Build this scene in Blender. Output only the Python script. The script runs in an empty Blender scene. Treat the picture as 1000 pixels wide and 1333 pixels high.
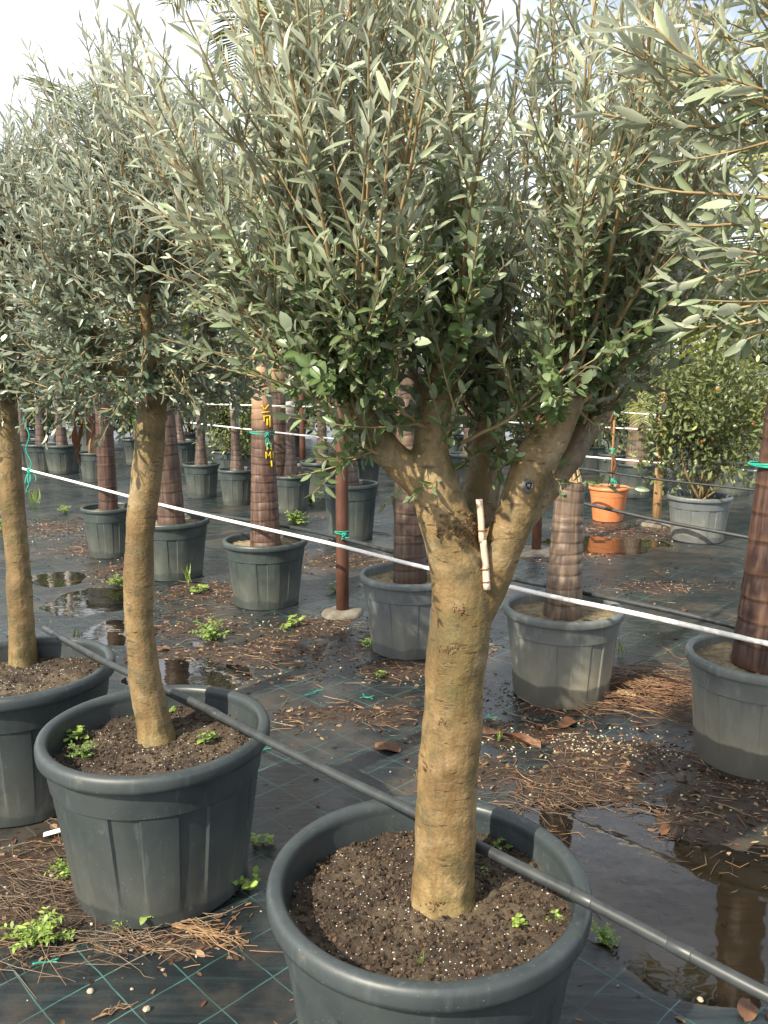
import bpy, bmesh, math, random
import numpy as np
from mathutils import Vector, Matrix

random.seed(7)
rng = np.random.default_rng(11)
R = math.radians
scene = bpy.context.scene

# ------------------------------------------------------------------ camera
F, PITCH, CH = 1080.0, R(9.7), 1.48          # focal length in photo pixels, pitch, camera height
cam_d = bpy.data.cameras.new('camera')
cam_d.sensor_fit = 'VERTICAL'; cam_d.sensor_height = 24.0
cam_d.lens = F / 1333.0 * 24.0
cam_d.clip_start = 0.02; cam_d.clip_end = 3000
cam = bpy.data.objects.new('camera', cam_d)
scene.collection.objects.link(cam)
cam.location = (0, 0, CH); cam.rotation_euler = (R(90) - PITCH, 0, 0)
scene.camera = cam

# ------------------------------------------------------------------ sky, sun, exposure
TO_SUN = Vector((-0.56, -0.58, 0.70)).normalized()
world = bpy.data.worlds.new('World'); scene.world = world; world.use_nodes = True
wt = world.node_tree; wt.nodes.clear()
wo = wt.nodes.new('ShaderNodeOutputWorld'); wb = wt.nodes.new('ShaderNodeBackground')
sky = wt.nodes.new('ShaderNodeTexSky'); sky.sky_type = 'NISHITA'; sky.sun_disc = False
sky.sun_elevation = math.asin(TO_SUN.z); sky.sun_rotation = math.atan2(TO_SUN.x, TO_SUN.y)
sky.air_density = 1.0; sky.dust_density = 2.0; sky.ozone_density = 1.0
tc = wt.nodes.new('ShaderNodeTexCoord')
cn = wt.nodes.new('ShaderNodeTexNoise'); cn.inputs['Scale'].default_value = 1.7
cn.inputs['Detail'].default_value = 7; cn.inputs['Roughness'].default_value = 0.55
cm = wt.nodes.new('ShaderNodeMapping'); cm.inputs['Scale'].default_value = (1, 1, 2.2); cm.inputs['Location'].default_value = (0.35, 0.2, 0.1)
cr = wt.nodes.new('ShaderNodeValToRGB')
cr.color_ramp.elements[0].position = 0.37; cr.color_ramp.elements[0].color = (0.22, 0.22, 0.22, 1)
cr.color_ramp.elements[1].position = 0.62; cr.color_ramp.elements[1].color = (1, 1, 1, 1)
cx = wt.nodes.new('ShaderNodeMix'); cx.data_type = 'RGBA'
cx.inputs['B'].default_value = (11.5, 11.9, 12.3, 1)
wt.links.new(tc.outputs['Generated'], cm.inputs['Vector']); wt.links.new(cm.outputs['Vector'], cn.inputs['Vector'])
wt.links.new(cn.outputs['Fac'], cr.inputs['Fac']); wt.links.new(cr.outputs['Color'], cx.inputs['Factor'])
wt.links.new(sky.outputs['Color'], cx.inputs['A']); wt.links.new(cx.outputs['Result'], wb.inputs['Color'])
wb.inputs['Strength'].default_value = 0.085
wt.links.new(wb.outputs['Background'], wo.inputs['Surface'])
sun_d = bpy.data.lights.new('sun', 'SUN'); sun_d.energy = 5.0; sun_d.angle = R(0.6); sun_d.color = (1.0, 0.89, 0.71)
sun = bpy.data.objects.new('sun', sun_d); scene.collection.objects.link(sun)
sun.rotation_euler = TO_SUN.to_track_quat('Z', 'Y').to_euler()
scene.view_settings.view_transform = 'Standard'; scene.view_settings.look = 'None'
scene.view_settings.exposure = 0.98; scene.view_settings.gamma = 1.0

# ------------------------------------------------------------------ photo pixel -> place
def ray(x, y):
    a = (x - 500) / F; b = -(y - 666.5) / F
    return np.array([a, math.cos(PITCH) + b * math.sin(PITCH), -math.sin(PITCH) + b * math.cos(PITCH)])
def at(x, y, z=0.0):                      # on the level plane at height z
    r = ray(x, y); return np.array([0, 0, CH]) + r * ((z - CH) / r[2])
def atY(x, y, Y):                         # on the upright plane at distance Y
    r = ray(x, y); return np.array([0, 0, CH]) + r * (Y / r[1])
def onplane(x, y, p0, d):                 # on an upright plane through p0 along d
    r = ray(x, y); n = np.array([-d[1], d[0], 0.0])
    return np.array([0, 0, CH]) + r * (np.dot(n, np.array(p0, float) - [0, 0, CH]) / np.dot(n, r))
def depth(p): return p[1] * math.cos(PITCH) - (p[2] - CH) * math.sin(PITCH)
def proj(P):
    P = np.asarray(P, float); d = P - np.array([0, 0, CH])
    dep = d[..., 1] * math.cos(PITCH) - d[..., 2] * math.sin(PITCH)
    v = d[..., 1] * math.sin(PITCH) + d[..., 2] * math.cos(PITCH)
    dd = np.where(dep > 0.05, dep, 1e9)
    return 500 + F * d[..., 0] / dd, 666.5 - F * v / dd, dep

ROW = np.array([-0.715, 0.699, 0.0])      # the rows of pots run this way
FRONT = np.array([-0.699, -0.715, 0.0])

# ------------------------------------------------------------------ small noise for shapes
def vnoise(x, y, seed=0):
    x = np.asarray(x, float); y = np.asarray(y, float)
    xi = np.floor(x).astype(np.int64); yi = np.floor(y).astype(np.int64)
    fx = x - xi; fy = y - yi; fx = fx * fx * (3 - 2 * fx); fy = fy * fy * (3 - 2 * fy)
    def h(a, b):
        n = (a * 374761393 + b * 668265263 + seed * 974711) & 0x7fffffff
        n = ((n ^ (n >> 13)) * 1274126177) & 0x7fffffff
        return ((n ^ (n >> 16)) & 0xffff) / 65535.0
    return (h(xi, yi) * (1 - fx) + h(xi + 1, yi) * fx) * (1 - fy) + (h(xi, yi + 1) * (1 - fx) + h(xi + 1, yi + 1) * fx) * fy
def fbm(x, y, s, seed=0, oct=4):
    v = 0; a = 0.5; t = 0
    for k in range(oct):
        v = v + a * vnoise(x * s, y * s, seed + k); t += a; a *= 0.5; s *= 2.03
    return v / t

# ------------------------------------------------------------------ materials
class NT:
    def __init__(s, name):
        s.m = bpy.data.materials.new(name); s.m.use_nodes = True; s.t = s.m.node_tree; s.t.nodes.clear()
        s.out = s.n('ShaderNodeOutputMaterial'); s.b = s.n('ShaderNodeBsdfPrincipled')
        s.l(s.b.outputs[0], s.out.inputs['Surface'])
        s.tc = s.n('ShaderNodeTexCoord')
    def n(s, t): return s.t.nodes.new(t)
    def l(s, a, b): s.t.links.new(a, b)
    def set(s, name, v):
        i = s.b.inputs[name]
        if hasattr(v, 'is_linked') or hasattr(v, 'links'): s.l(v, i)
        else: i.default_value = v
    def map(s, scale=(1, 1, 1), rot=(0, 0, 0), loc=(0, 0, 0), src='Object'):
        m = s.n('ShaderNodeMapping'); m.inputs['Scale'].default_value = scale
        m.inputs['Rotation'].default_value = rot; m.inputs['Location'].default_value = loc
        s.l(s.tc.outputs[src], m.inputs['Vector']); return m.outputs[0]
    def noise(s, scale, detail=4, vec=None, rough=0.55, dist=0.0):
        q = s.n('ShaderNodeTexNoise'); q.inputs['Scale'].default_value = scale; q.inputs['Detail'].default_value = detail
        q.inputs['Roughness'].default_value = rough; q.inputs['Distortion'].default_value = dist
        s.l(vec if vec is not None else s.tc.outputs['Object'], q.inputs['Vector']); return q.outputs['Fac']
    def ramp(s, fac, stops):
        q = s.n('ShaderNodeValToRGB'); e = q.color_ramp.elements
        while len(e) < len(stops): e.new(0.5)
        for k, (p, c) in enumerate(stops):
            e[k].position = p; e[k].color = (c, c, c, 1) if isinstance(c, (int, float)) else (*c, 1)
        s.l(fac, q.inputs['Fac']); return q.outputs['Color']
    def mix(s, fac, a, b, mode='MIX'):
        q = s.n('ShaderNodeMix'); q.data_type = 'RGBA'; q.blend_type = mode
        for v, nme in ((fac, 'Factor'), (a, 'A'), (b, 'B')):
            if hasattr(v, 'links'): s.l(v, q.inputs[nme])
            elif nme == 'Factor': q.inputs[nme].default_value = v
            else: q.inputs[nme].default_value = (*v, 1)
        return q.outputs['Result']
    def math(s, op, a, b=0.0, c=None):
        q = s.n('ShaderNodeMath'); q.operation = op
        for k, v in enumerate((a, b) if c is None else (a, b, c)):
            if hasattr(v, 'links'): s.l(v, q.inputs[k])
            else: q.inputs[k].default_value = v
        return q.outputs[0]
    def xyz(s, src=None):
        q = s.n('ShaderNodeSeparateXYZ'); s.l(src if src is not None else s.tc.outputs['Object'], q.inputs[0]); return q.outputs
    def bump(s, h, strength=0.5, dist=0.005, prev=None):
        q = s.n('ShaderNodeBump'); q.inputs['Strength'].default_value = strength; q.inputs['Distance'].default_value = dist
        s.l(h, q.inputs['Height'])
        if prev is not None: s.l(prev, q.inputs['Normal'])
        s.l(q.outputs[0], s.b.inputs['Normal']); return q.outputs[0]
    def attr(s, name):
        q = s.n('ShaderNodeAttribute'); q.attribute_name = name; return q

def mat_leaf(name, top_old, top_new, under_old, under_new, trans=0.22, rough=0.42):
    k = NT(name); a = k.attr('lc'); sp = k.n('ShaderNodeSeparateColor'); k.l(a.outputs['Color'], sp.inputs[0])
    rnd, young, rib = sp.outputs[0], sp.outputs[1], sp.outputs[2]
    top = k.mix(young, top_old, top_new); und = k.mix(young, under_old, under_new)
    geo = k.n('ShaderNodeNewGeometry')
    c = k.mix(geo.outputs['Backfacing'], top, und)
    v = k.math('MULTIPLY_ADD', rnd, 0.75, 0.62)
    vv = k.n('ShaderNodeCombineColor'); k.l(v, vv.inputs[0]); k.l(v, vv.inputs[1]); k.l(v, vv.inputs[2])
    c = k.mix(1.0, c, vv.outputs[0], 'MULTIPLY')
    c = k.mix(k.math('MULTIPLY', rib, 0.35), c, (0.30, 0.32, 0.16))
    k.set('Base Color', c); k.set('Roughness', rough); k.set('Specular IOR Level', 0.6)
    tr = k.n('ShaderNodeBsdfTranslucent'); k.l(c, tr.inputs['Color'])
    mx = k.n('ShaderNodeMixShader'); mx.inputs[0].default_value = trans
    k.l(k.b.outputs[0], mx.inputs[1]); k.l(tr.outputs[0], mx.inputs[2]); k.l(mx.outputs[0], k.out.inputs['Surface'])
    return k.m

def mat_bark():
    k = NT('olive_bark')
    n1 = k.noise(4.5, 6, k.map((1, 1, 0.55)), 0.6); n2 = k.noise(20, 6, k.map((1, 1, 0.8), loc=(4, 7, 1)), 0.65); fine = k.noise(130, 4)
    fis = k.noise(34, 5, k.map((1, 1, 0.22)), 0.6)
    c = k.ramp(n1, [(0.30, (0.075, 0.046, 0.020)), (0.42, (0.165, 0.108, 0.048)), (0.55, (0.25, 0.175, 0.080)), (0.70, (0.38, 0.285, 0.150))])
    c = k.mix(k.ramp(n2, [(0.47, 0.0), (0.62, 0.88)]), c, (0.098, 0.080, 0.036))
    c = k.mix(k.ramp(k.noise(11, 5, k.map(loc=(9, 1, 5))), [(0.56, 0.0), (0.70, 0.5)]), c, (0.38, 0.31, 0.19))
    moss = k.ramp(k.noise(3.6, 4, k.map((1, 1, 0.6), loc=(3, 1, 2))), [(0.50, 0.0), (0.66, 0.55)])
    c = k.mix(moss, c, (0.13, 0.128, 0.036))
    dash = k.ramp(k.noise(24, 3, k.map((1, 1, 3.6), loc=(1.7, 0, 0))), [(0.615, 0.0), (0.68, 0.75)])
    c = k.mix(dash, c, (0.055, 0.034, 0.015))
    c = k.mix(k.ramp(fis, [(0.30, 0.6), (0.44, 0.0)]), c, (0.07, 0.045, 0.02))
    c = k.mix(k.ramp(fine, [(0.3, 0.35), (0.7, 0.0)]), c, (0.07, 0.045, 0.02))
    k.set('Base Color', c); k.set('Roughness', k.ramp(n2, [(0.35, 0.42), (0.7, 0.65)])); k.set('Specular IOR Level', 0.4)
    b = k.bump(n2, 0.5, 0.007); b = k.bump(fis, 0.4, 0.005, b); b = k.bump(dash, 0.4, -0.003, b); k.bump(fine, 0.7, 0.003, b)
    return k.m

def mat_simple(name, c1, c2, scale=20, rough=0.6, bump=0.2, bdist=0.003, stretch=(1, 1, 1), spec=0.4):
    k = NT(name); n = k.noise(scale, 5, k.map(stretch)); 
    k.set('Base Color', k.ramp(n, [(0.3, c1), (0.7, c2)])); k.set('Roughness', rough); k.set('Specular IOR Level', spec)
    if bump: k.bump(n, bump, bdist)
    return k.m

def mat_pot(name, base, dust, mud=0.0, level=0.13, wet=0.0):
    k = NT(name); P = k.xyz()
    n1 = k.noise(6, 5); n2 = k.noise(40, 5, k.map((1, 1, 0.25))); sp = k.noise(170, 2)
    c = k.mix(k.ramp(n1, [(0.35, 0.0), (0.72, 0.7)]), base, dust)
    c = k.mix(k.ramp(n2, [(0.55, 0.0), (0.75, 0.35)]), c, tuple(min(1, 1.5 * v) for v in dust))
    c = k.mix(k.ramp(sp, [(0.70, 0.0), (0.74, 0.55)]), c, (0.22, 0.22, 0.19))
    scr = k.ramp(k.noise(30, 3, k.map((1, 1, 0.06), rot=(0.3, 0.2, 0))), [(0.66, 0.0), (0.70, 0.4)]); c = k.mix(scr, c, tuple(1.6 * v for v in dust))
    spl = k.ramp(k.noise(17, 5, rough=0.7), [(0.62, 0.0), (0.72, 0.45)]); c = k.mix(spl, c, (0.13, 0.115, 0.085))
    if mud:
        edge = k.math('ADD', P[2], k.math('MULTIPLY', k.math('SUBTRACT', k.noise(5, 4), 0.5), 0.10))
        band = k.ramp(edge, [(level - 0.01, 0.0), (level, 1.0), (level + 0.05, 0.8), (min(0.98, level + 0.23), 0.0)])
        c = k.mix(k.math('MULTIPLY', k.math('MULTIPLY', band, mud), k.ramp(k.noise(9, 5, k.map((1, 1, 0.5))), [(0.35, 0.45), (0.6, 1.0)])), c, (0.27, 0.25, 0.19))
        low = k.ramp(edge, [(level - 0.012, 1.0), (level, 0.0)])
        c = k.mix(k.math('MULTIPLY', low, mud * 0.8), c, (0.10, 0.092, 0.07))
    k.set('Base Color', c); k.set('Roughness', k.ramp(n1, [(0.3, 0.36), (0.7, 0.55)])); k.set('Specular IOR Level', 0.5)
    b = k.bump(n1, 0.12, 0.01); k.bump(sp, 0.12, 0.001, b)
    return k.m

def mat_attr(name, rough=0.75, bump_scale=0, spec=0.3):
    k = NT(name); a = k.attr('lc'); k.set('Base Color', a.outputs['Color']); k.set('Roughness', rough); k.set('Specular IOR Level', spec)
    if bump_scale: k.bump(k.noise(bump_scale, 4), 0.5, 0.004)
    return k.m

M = {}
M['leaf'] = mat_leaf('olive_leaf', (0.066, 0.135, 0.036), (0.385, 0.43, 0.325), (0.24, 0.30, 0.19), (0.64, 0.67, 0.56), 0.30, 0.30)  # new-leaf tones: silvery growth, lifted further to paint in the crown's glare
M['leaf_dark'] = mat_leaf('olive_leaf_dense', (0.058, 0.100, 0.068), (0.315, 0.365, 0.30), (0.22, 0.275, 0.21), (0.56, 0.60, 0.52), 0.28, 0.30)  # new-leaf tones again mix silvery growth with painted glare
M['shrub_leaf'] = mat_leaf('shrub_leaf', (0.032, 0.062, 0.016), (0.12, 0.145, 0.032), (0.12, 0.16, 0.05), (0.30, 0.30, 0.08))
M['conifer_leaf'] = mat_leaf('conifer_leaf', (0.055, 0.10, 0.02), (0.20, 0.24, 0.04), (0.07, 0.11, 0.03), (0.22, 0.24, 0.06))
M['weed_leaf'] = mat_leaf('weed_leaf', (0.07, 0.15, 0.025), (0.25, 0.38, 0.05), (0.12, 0.20, 0.05), (0.30, 0.40, 0.10), rough=0.5)
M['frond_leaf'] = mat_leaf('palm_frond_leaf', (0.075, 0.11, 0.02), (0.26, 0.26, 0.05), (0.12, 0.15, 0.05), (0.28, 0.27, 0.08))
M['far_leaf'] = mat_leaf('hedge_leaf', (0.035, 0.065, 0.02), (0.12, 0.15, 0.05), (0.06, 0.09, 0.04), (0.14, 0.16, 0.07))
M['bark'] = mat_bark()
M['twig'] = mat_simple('olive_twig', (0.17, 0.12, 0.055), (0.37, 0.275, 0.145), 30, 0.6, 0.2)
M['scar'] = mat_simple('cut_wood_scar', (0.05, 0.048, 0.044), (0.20, 0.195, 0.185), 150, 0.9, 0.6, 0.002)
M['scab'] = mat_simple('rough_bark_scab', (0.05, 0.028, 0.012), (0.20, 0.125, 0.055), 60, 0.8, 0.6)
M['stick'] = mat_simple('peeled_stick', (0.50, 0.36, 0.25), (0.72, 0.58, 0.46), 40, 0.6, 0.2, stretch=(1, 1, 0.1))
M['wire'] = mat_simple('rusty_wire', (0.12, 0.05, 0.03), (0.25, 0.10, 0.05), 50, 0.6)
M['pot'] = mat_pot('charcoal_pot', (0.025, 0.034, 0.037), (0.050, 0.061, 0.064), 0.16, 0.045)
M['pot_far'] = mat_pot('dark_green_grey_pot', (0.024, 0.036, 0.036), (0.058, 0.073, 0.070), 0.22, 0.06)
M['pot_mud'] = mat_pot('muddy_pot', (0.085, 0.098, 0.098), (0.19, 0.20, 0.185), 0.95, 0.11)
M['pot_grey'] = mat_pot('silvery_grey_pot', (0.085, 0.10, 0.105), (0.15, 0.165, 0.165), 0.45, 0.06)
M['terracotta'] = mat_pot('terracotta_plastic', (0.52, 0.17, 0.06), (0.60, 0.25, 0.12))
def mat_soil():
    k = NT('potting_soil'); n = k.noise(45, 6, rough=0.7); n2 = k.noise(6, 3)
    c = k.ramp(n, [(0.3, (0.009, 0.006, 0.004)), (0.55, (0.036, 0.024, 0.015)), (0.78, (0.11, 0.076, 0.048))])
    c = k.mix(k.ramp(n2, [(0.45, 0.0), (0.65, 0.6)]), c, (0.15, 0.115, 0.072))
    k.set('Base Color', c); k.set('Roughness', 0.85); k.bump(n, 1.0, 0.012); return k.m
M['soil'] = mat_soil()
M['soil_pale'] = mat_simple('dry_soil', (0.10, 0.075, 0.045), (0.28, 0.23, 0.14), 30, 0.9, 0.9, 0.012)
M['attr'] = mat_attr('litter', 0.7)
M['perlite'] = mat_attr('perlite_grains', 0.9)
M['hose'] = mat_simple('black_polythene_pipe', (0.018, 0.022, 0.024), (0.042, 0.048, 0.050), 25, 0.42, 0.1, spec=0.5)
M['cord'] = mat_simple('white_cord', (0.72, 0.70, 0.67), (0.85, 0.83, 0.80), 120, 0.55, 0.4, 0.002)
M['twine'] = mat_simple('teal_twine', (0.012, 0.22, 0.15), (0.03, 0.36, 0.27), 80, 0.5, 0.4, 0.001)
M['post'] = mat_simple('rust_brown_steel', (0.045, 0.019, 0.012), (0.115, 0.048, 0.030), 14, 0.55, 0.25, 0.002, (1, 1, 0.4))
M['wood'] = mat_simple('weathered_pine', (0.16, 0.085, 0.035), (0.42, 0.27, 0.13), 22, 0.75, 0.5, 0.004, (1, 1, 0.12))
M['concrete'] = mat_simple('footing_concrete', (0.085, 0.075, 0.060), (0.21, 0.19, 0.155), 14, 0.9, 0.5, 0.006)
M['yellow'] = mat_simple('yellow_paint', (0.60, 0.38, 0.015), (0.78, 0.55, 0.03), 60, 0.5, 0.1)
M['fruit'] = mat_simple('arbutus_fruit', (0.55, 0.06, 0.02), (0.75, 0.24, 0.03), 12, 0.5, 0.3)
M['driedleaf'] = mat_simple('dried_leaf', (0.060, 0.024, 0.013), (0.17, 0.090, 0.045), 9, 0.6, 0.4, 0.004, (1, 1, 0.3))
M['barkpiece'] = mat_simple('fallen_sheath', (0.20, 0.125, 0.065), (0.42, 0.31, 0.19), 14, 0.7, 0.3, 0.003, (1, 0.2, 1))
M['plastic_white'] = mat_simple('white_plastic', (0.75, 0.74, 0.72), (0.85, 0.84, 0.83), 30, 0.4, 0.05)
M['stone'] = mat_simple('pale_stone', (0.20, 0.17, 0.11), (0.42, 0.37, 0.27), 20, 0.85, 0.5)

def mat_palm(name, dark, mid, pale, top, topz0, topz1):
    k = NT(name); P = k.xyz(); fib = k.noise(48, 5, k.map((1, 1, 0.07))); n = k.noise(7, 4); rg = k.attr('lc')
    c = k.ramp(n, [(0.3, dark), (0.6, mid), (0.8, pale)])
    c = k.mix(k.ramp(fib, [(0.44, 0.0), (0.62, 0.85)]), c, pale)
    t = k.ramp(k.math('MULTIPLY', P[2], 0.25), [(topz0 * 0.25, 0.0), (topz1 * 0.25, 1.0)])
    c = k.mix(t, c, top)
    sp = k.n('ShaderNodeSeparateColor'); k.l(rg.outputs['Color'], sp.inputs[0])
    c = k.mix(k.math('MULTIPLY', sp.outputs[0], 0.5), c, (0.018, 0.010, 0.008))
    c = k.mix(k.math('MULTIPLY', sp.outputs[1], 0.30), c, (0.26, 0.15, 0.085))
    k.set('Base Color', c); k.set('Roughness', 0.55); b = k.bump(fib, 0.7, 0.006); return k.m
M['palm'] = mat_palm('brown_ringed_palm', (0.026, 0.015, 0.011), (0.060, 0.035, 0.025), (0.115, 0.072, 0.050), (0.40, 0.25, 0.14), 1.25, 1.55)
M['palm_pale'] = mat_palm('pale_topped_palm', (0.030, 0.015, 0.011), (0.072, 0.037, 0.027), (0.135, 0.080, 0.055), (0.46, 0.29, 0.17), 0.74, 1.0)
M['palm_red'] = mat_palm('dark_red_palm', (0.022, 0.010, 0.008), (0.050, 0.023, 0.017), (0.105, 0.058, 0.040), (0.50, 0.26, 0.12), 1.22, 1.30)
M['palm_grey'] = mat_palm('grey_brown_palm', (0.052, 0.036, 0.026), (0.105, 0.073, 0.052), (0.18, 0.130, 0.090), (0.30, 0.30, 0.14), 0.92, 1.05)
M['palm_white'] = mat_palm('white_banded_palm', (0.030, 0.019, 0.016), (0.060, 0.040, 0.032), (0.105, 0.075, 0.060), (0.46, 0.43, 0.40), 0.62, 0.80)

def mat_ground():
    k = NT('weed_fabric'); a = R(45)
    P = k.xyz(); x, y = P[0], P[1]
    u = k.math('ADD', k.math('MULTIPLY', x, math.cos(a)), k.math('MULTIPLY', y, math.sin(a)))
    v = k.math('ADD', k.math('MULTIPLY', x, -math.sin(a)), k.math('MULTIPLY', y, math.cos(a)))
    wob = k.math('MULTIPLY', k.math('SUBTRACT', k.noise(5, 3), 0.5), 0.014)
    def line(c, off, sp, w):
        f = k.math('FRACT', k.math('DIVIDE', k.math('ADD', k.math('SUBTRACT', c, off), wob), sp))
        d = k.math('MULTIPLY', k.math('ABSOLUTE', k.math('SUBTRACT', f, 0.5)), sp)
        return k.math('GREATER_THAN', d, sp * 0.5 - w)
    l1 = line(u, 0.652, 0.149, 0.0016); l2 = line(v, 1.637, 0.149, 0.0018)
    ln = k.math('MAXIMUM', l1, l2)
    wear = k.ramp(k.noise(3.5, 5), [(0.38, 0.08), (0.64, 0.9)])
    ln = k.math('MULTIPLY', ln, wear)
    big = k.noise(1.1, 5); mid = k.noise(5, 6, rough=0.65)
    streak = k.noise(6, 5, k.map((0.35, 5, 1), rot=(0, 0, R(-45))))
    c = k.ramp(mid, [(0.3, (0.007, 0.010, 0.012)), (0.7, (0.020, 0.026, 0.029))])
    c = k.mix(k.ramp(streak, [(0.50, 0.0), (0.74, 0.38)]), c, (0.055, 0.082, 0.086))
    silt = k.ramp(k.math('MULTIPLY_ADD', mid, 0.5, k.math('MULTIPLY', big, 0.7)), [(0.58, 0.0), (0.74, 0.75)])
    c = k.mix(ln, c, k.mix(k.noise(9, 2), (0.015, 0.12, 0.10), (0.12, 0.26, 0.23)))
    c = k.mix(silt, c, (0.060, 0.046, 0.034))
    deep = k.ramp(k.math('MULTIPLY_ADD', P[2], -60.0, k.math('MULTIPLY', mid, 0.3)), [(0.42, 0.0), (0.85, 0.9)])
    c = k.mix(deep, c, (0.15, 0.115, 0.070))
    k.set('Base Color', c)
    k.set('Roughness', k.ramp(k.math('MULTIPLY_ADD', big, 0.6, k.math('MULTIPLY', streak, 0.4)), [(0.36, 0.14), (0.62, 0.42)]))
    k.set('Specular IOR Level', 0.5)
    wv = k.n('ShaderNodeTexWave'); wv.inputs['Scale'].default_value = 95; wv.inputs['Distortion'].default_value = 1.0
    k.l(k.map((1, 1, 1), rot=(0, 0, R(45))), wv.inputs['Vector'])
    b = k.bump(mid, 0.25, 0.012); b = k.bump(streak, 0.3, 0.008, b); k.bump(wv.outputs['Fac'], 0.16, 0.0012, b)
    return k.m
M['ground'] = mat_ground()
def mat_dirt():
    k = NT('wet_dirt'); n = k.noise(22, 6, rough=0.7); n2 = k.noise(4, 4)
    c = k.ramp(n, [(0.3, (0.010, 0.0065, 0.0045)), (0.55, (0.038, 0.025, 0.017)), (0.8, (0.10, 0.070, 0.047))])
    k.set('Base Color', c); k.set('Roughness', k.ramp(n2, [(0.35, 0.35), (0.65, 0.8)])); k.bump(n, 1.0, 0.012); return k.m
M['dirt'] = mat_dirt()
def mat_water():
    k = NT('puddle_water'); fr = k.n('ShaderNodeFresnel'); fr.inputs['IOR'].default_value = 1.6
    tr = k.n('ShaderNodeBsdfTransparent'); tr.inputs['Color'].default_value = (0.92, 0.87, 0.76, 1)
    gl = k.n('ShaderNodeBsdfGlossy'); gl.inputs['Roughness'].default_value = 0.03; gl.inputs['Color'].default_value = (1, 1, 1, 1)
    bp = k.n('ShaderNodeBump'); bp.inputs['Strength'].default_value = 0.10; bp.inputs['Distance'].default_value = 0.01
    k.l(k.noise(9, 2), bp.inputs['Height']); k.l(bp.outputs[0], gl.inputs['Normal']); k.l(bp.outputs[0], fr.inputs['Normal'])
    mx = k.n('ShaderNodeMixShader'); k.l(fr.outputs[0], mx.inputs[0]); k.l(tr.outputs[0], mx.inputs[1]); k.l(gl.outputs[0], mx.inputs[2])
    k.l(mx.outputs[0], k.out.inputs['Surface']); k.t.nodes.remove(k.b); return k.m
M['water'] = mat_water()

# ------------------------------------------------------------------ object helpers
COL = scene.collection
def tag(o, label, cat, group=None, kind=None):
    if label: o['label'] = label
    if cat: o['category'] = cat
    if group: o['group'] = group
    if kind: o['kind'] = kind
    return o
def link(name, me, parent=None):
    o = bpy.data.objects.new(name, me); COL.objects.link(o)
    if parent is not None: o.parent = parent
    return o
def empty(name, loc, rz=0.0):
    o = bpy.data.objects.new(name, None); COL.objects.link(o); o.location = loc; o.rotation_euler = (0, 0, rz)
    o.empty_display_size = 0.05; return o
class MB:
    """vertices and faces of one mesh, built up with numpy"""
    def __init__(s): s.v = []; s.f = []; s.n = 0; s.c = []
    def add(s, V, Fc, col=None):
        V = np.asarray(V, float).reshape(-1, 3); s.v.append(V); k = s.n
        s.f.extend([tuple(i + k for i in f) for f in Fc]); s.n += len(V)
        if col is None: col = (0.5, 0.5, 0.0)
        c = np.asarray(col, float)
        s.c.append(np.tile(c, (len(V), 1)) if c.ndim == 1 else c)
    def mesh(s, name, mat, smooth=True, attr=False, off=None):
        V = np.concatenate(s.v) if s.v else np.zeros((0, 3))
        if off is not None: V = V - np.asarray(off, float)
        me = bpy.data.meshes.new(name); me.from_pydata(V.tolist(), [], s.f); me.update()
        if smooth and len(me.polygons): me.polygons.foreach_set('use_smooth', [True] * len(me.polygons))
        if attr:
            C = np.concatenate(s.c); A = me.color_attributes.new('lc', 'FLOAT_COLOR', 'POINT')
            A.data.foreach_set('color', np.concatenate([C, np.ones((len(C), 1))], 1).astype(np.float32).ravel())
        me.materials.append(mat); return me
def frames(P):
    P = np.asarray(P, float); T = np.gradient(P, axis=0); T /= np.linalg.norm(T, axis=1)[:, None] + 1e-9
    a = np.array([0, 0, 1.0]) if abs(T[0][2]) < 0.9 else np.array([1.0, 0, 0])
    U = []; u = np.cross(T[0], a); u /= np.linalg.norm(u)
    for t in T:
        u = u - t * np.dot(u, t); u /= np.linalg.norm(u) + 1e-9; U.append(u)
    U = np.array(U); return T, U, np.cross(T, U)
def tube(mb, P, rad, n=8, cap=True, col=None):
    P = np.asarray(P, float); rad = np.broadcast_to(np.asarray(rad, float), (len(P),)); T, U, W = frames(P)
    th = np.linspace(0, 2 * math.pi, n, endpoint=False)
    V = P[:, None] + rad[:, None, None] * (np.cos(th)[None, :, None] * U[:, None] + np.sin(th)[None, :, None] * W[:, None])
    Fc = []
    for i in range(len(P) - 1):
        for j in range(n):
            k = (j + 1) % n; Fc.append((i * n + j, i * n + k, (i + 1) * n + k, (i + 1) * n + j))
    if cap:
        Fc.append(tuple(range(n - 1, -1, -1))); Fc.append(tuple((len(P) - 1) * n + j for j in range(n)))
    mb.add(V.reshape(-1, 3), Fc, col)
def spline(P, n):
    P = np.asarray(P, float); t = np.concatenate([[0], np.cumsum(np.linalg.norm(np.diff(P[:, :3], axis=0), axis=1))])
    q = np.linspace(0, t[-1], n); out = []
    for c in range(P.shape[1]):
        m = np.gradient(P[:, c], t); i = np.clip(np.searchsorted(t, q) - 1, 0, len(t) - 2)
        h = t[i + 1] - t[i]; s = (q - t[i]) / h
        out.append((2*s**3-3*s**2+1)*P[i, c]+(s**3-2*s**2+s)*h*m[i]+(-2*s**3+3*s**2)*P[i+1, c]+(s**3-s**2)*h*m[i+1])
    return np.array(out).T
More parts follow.
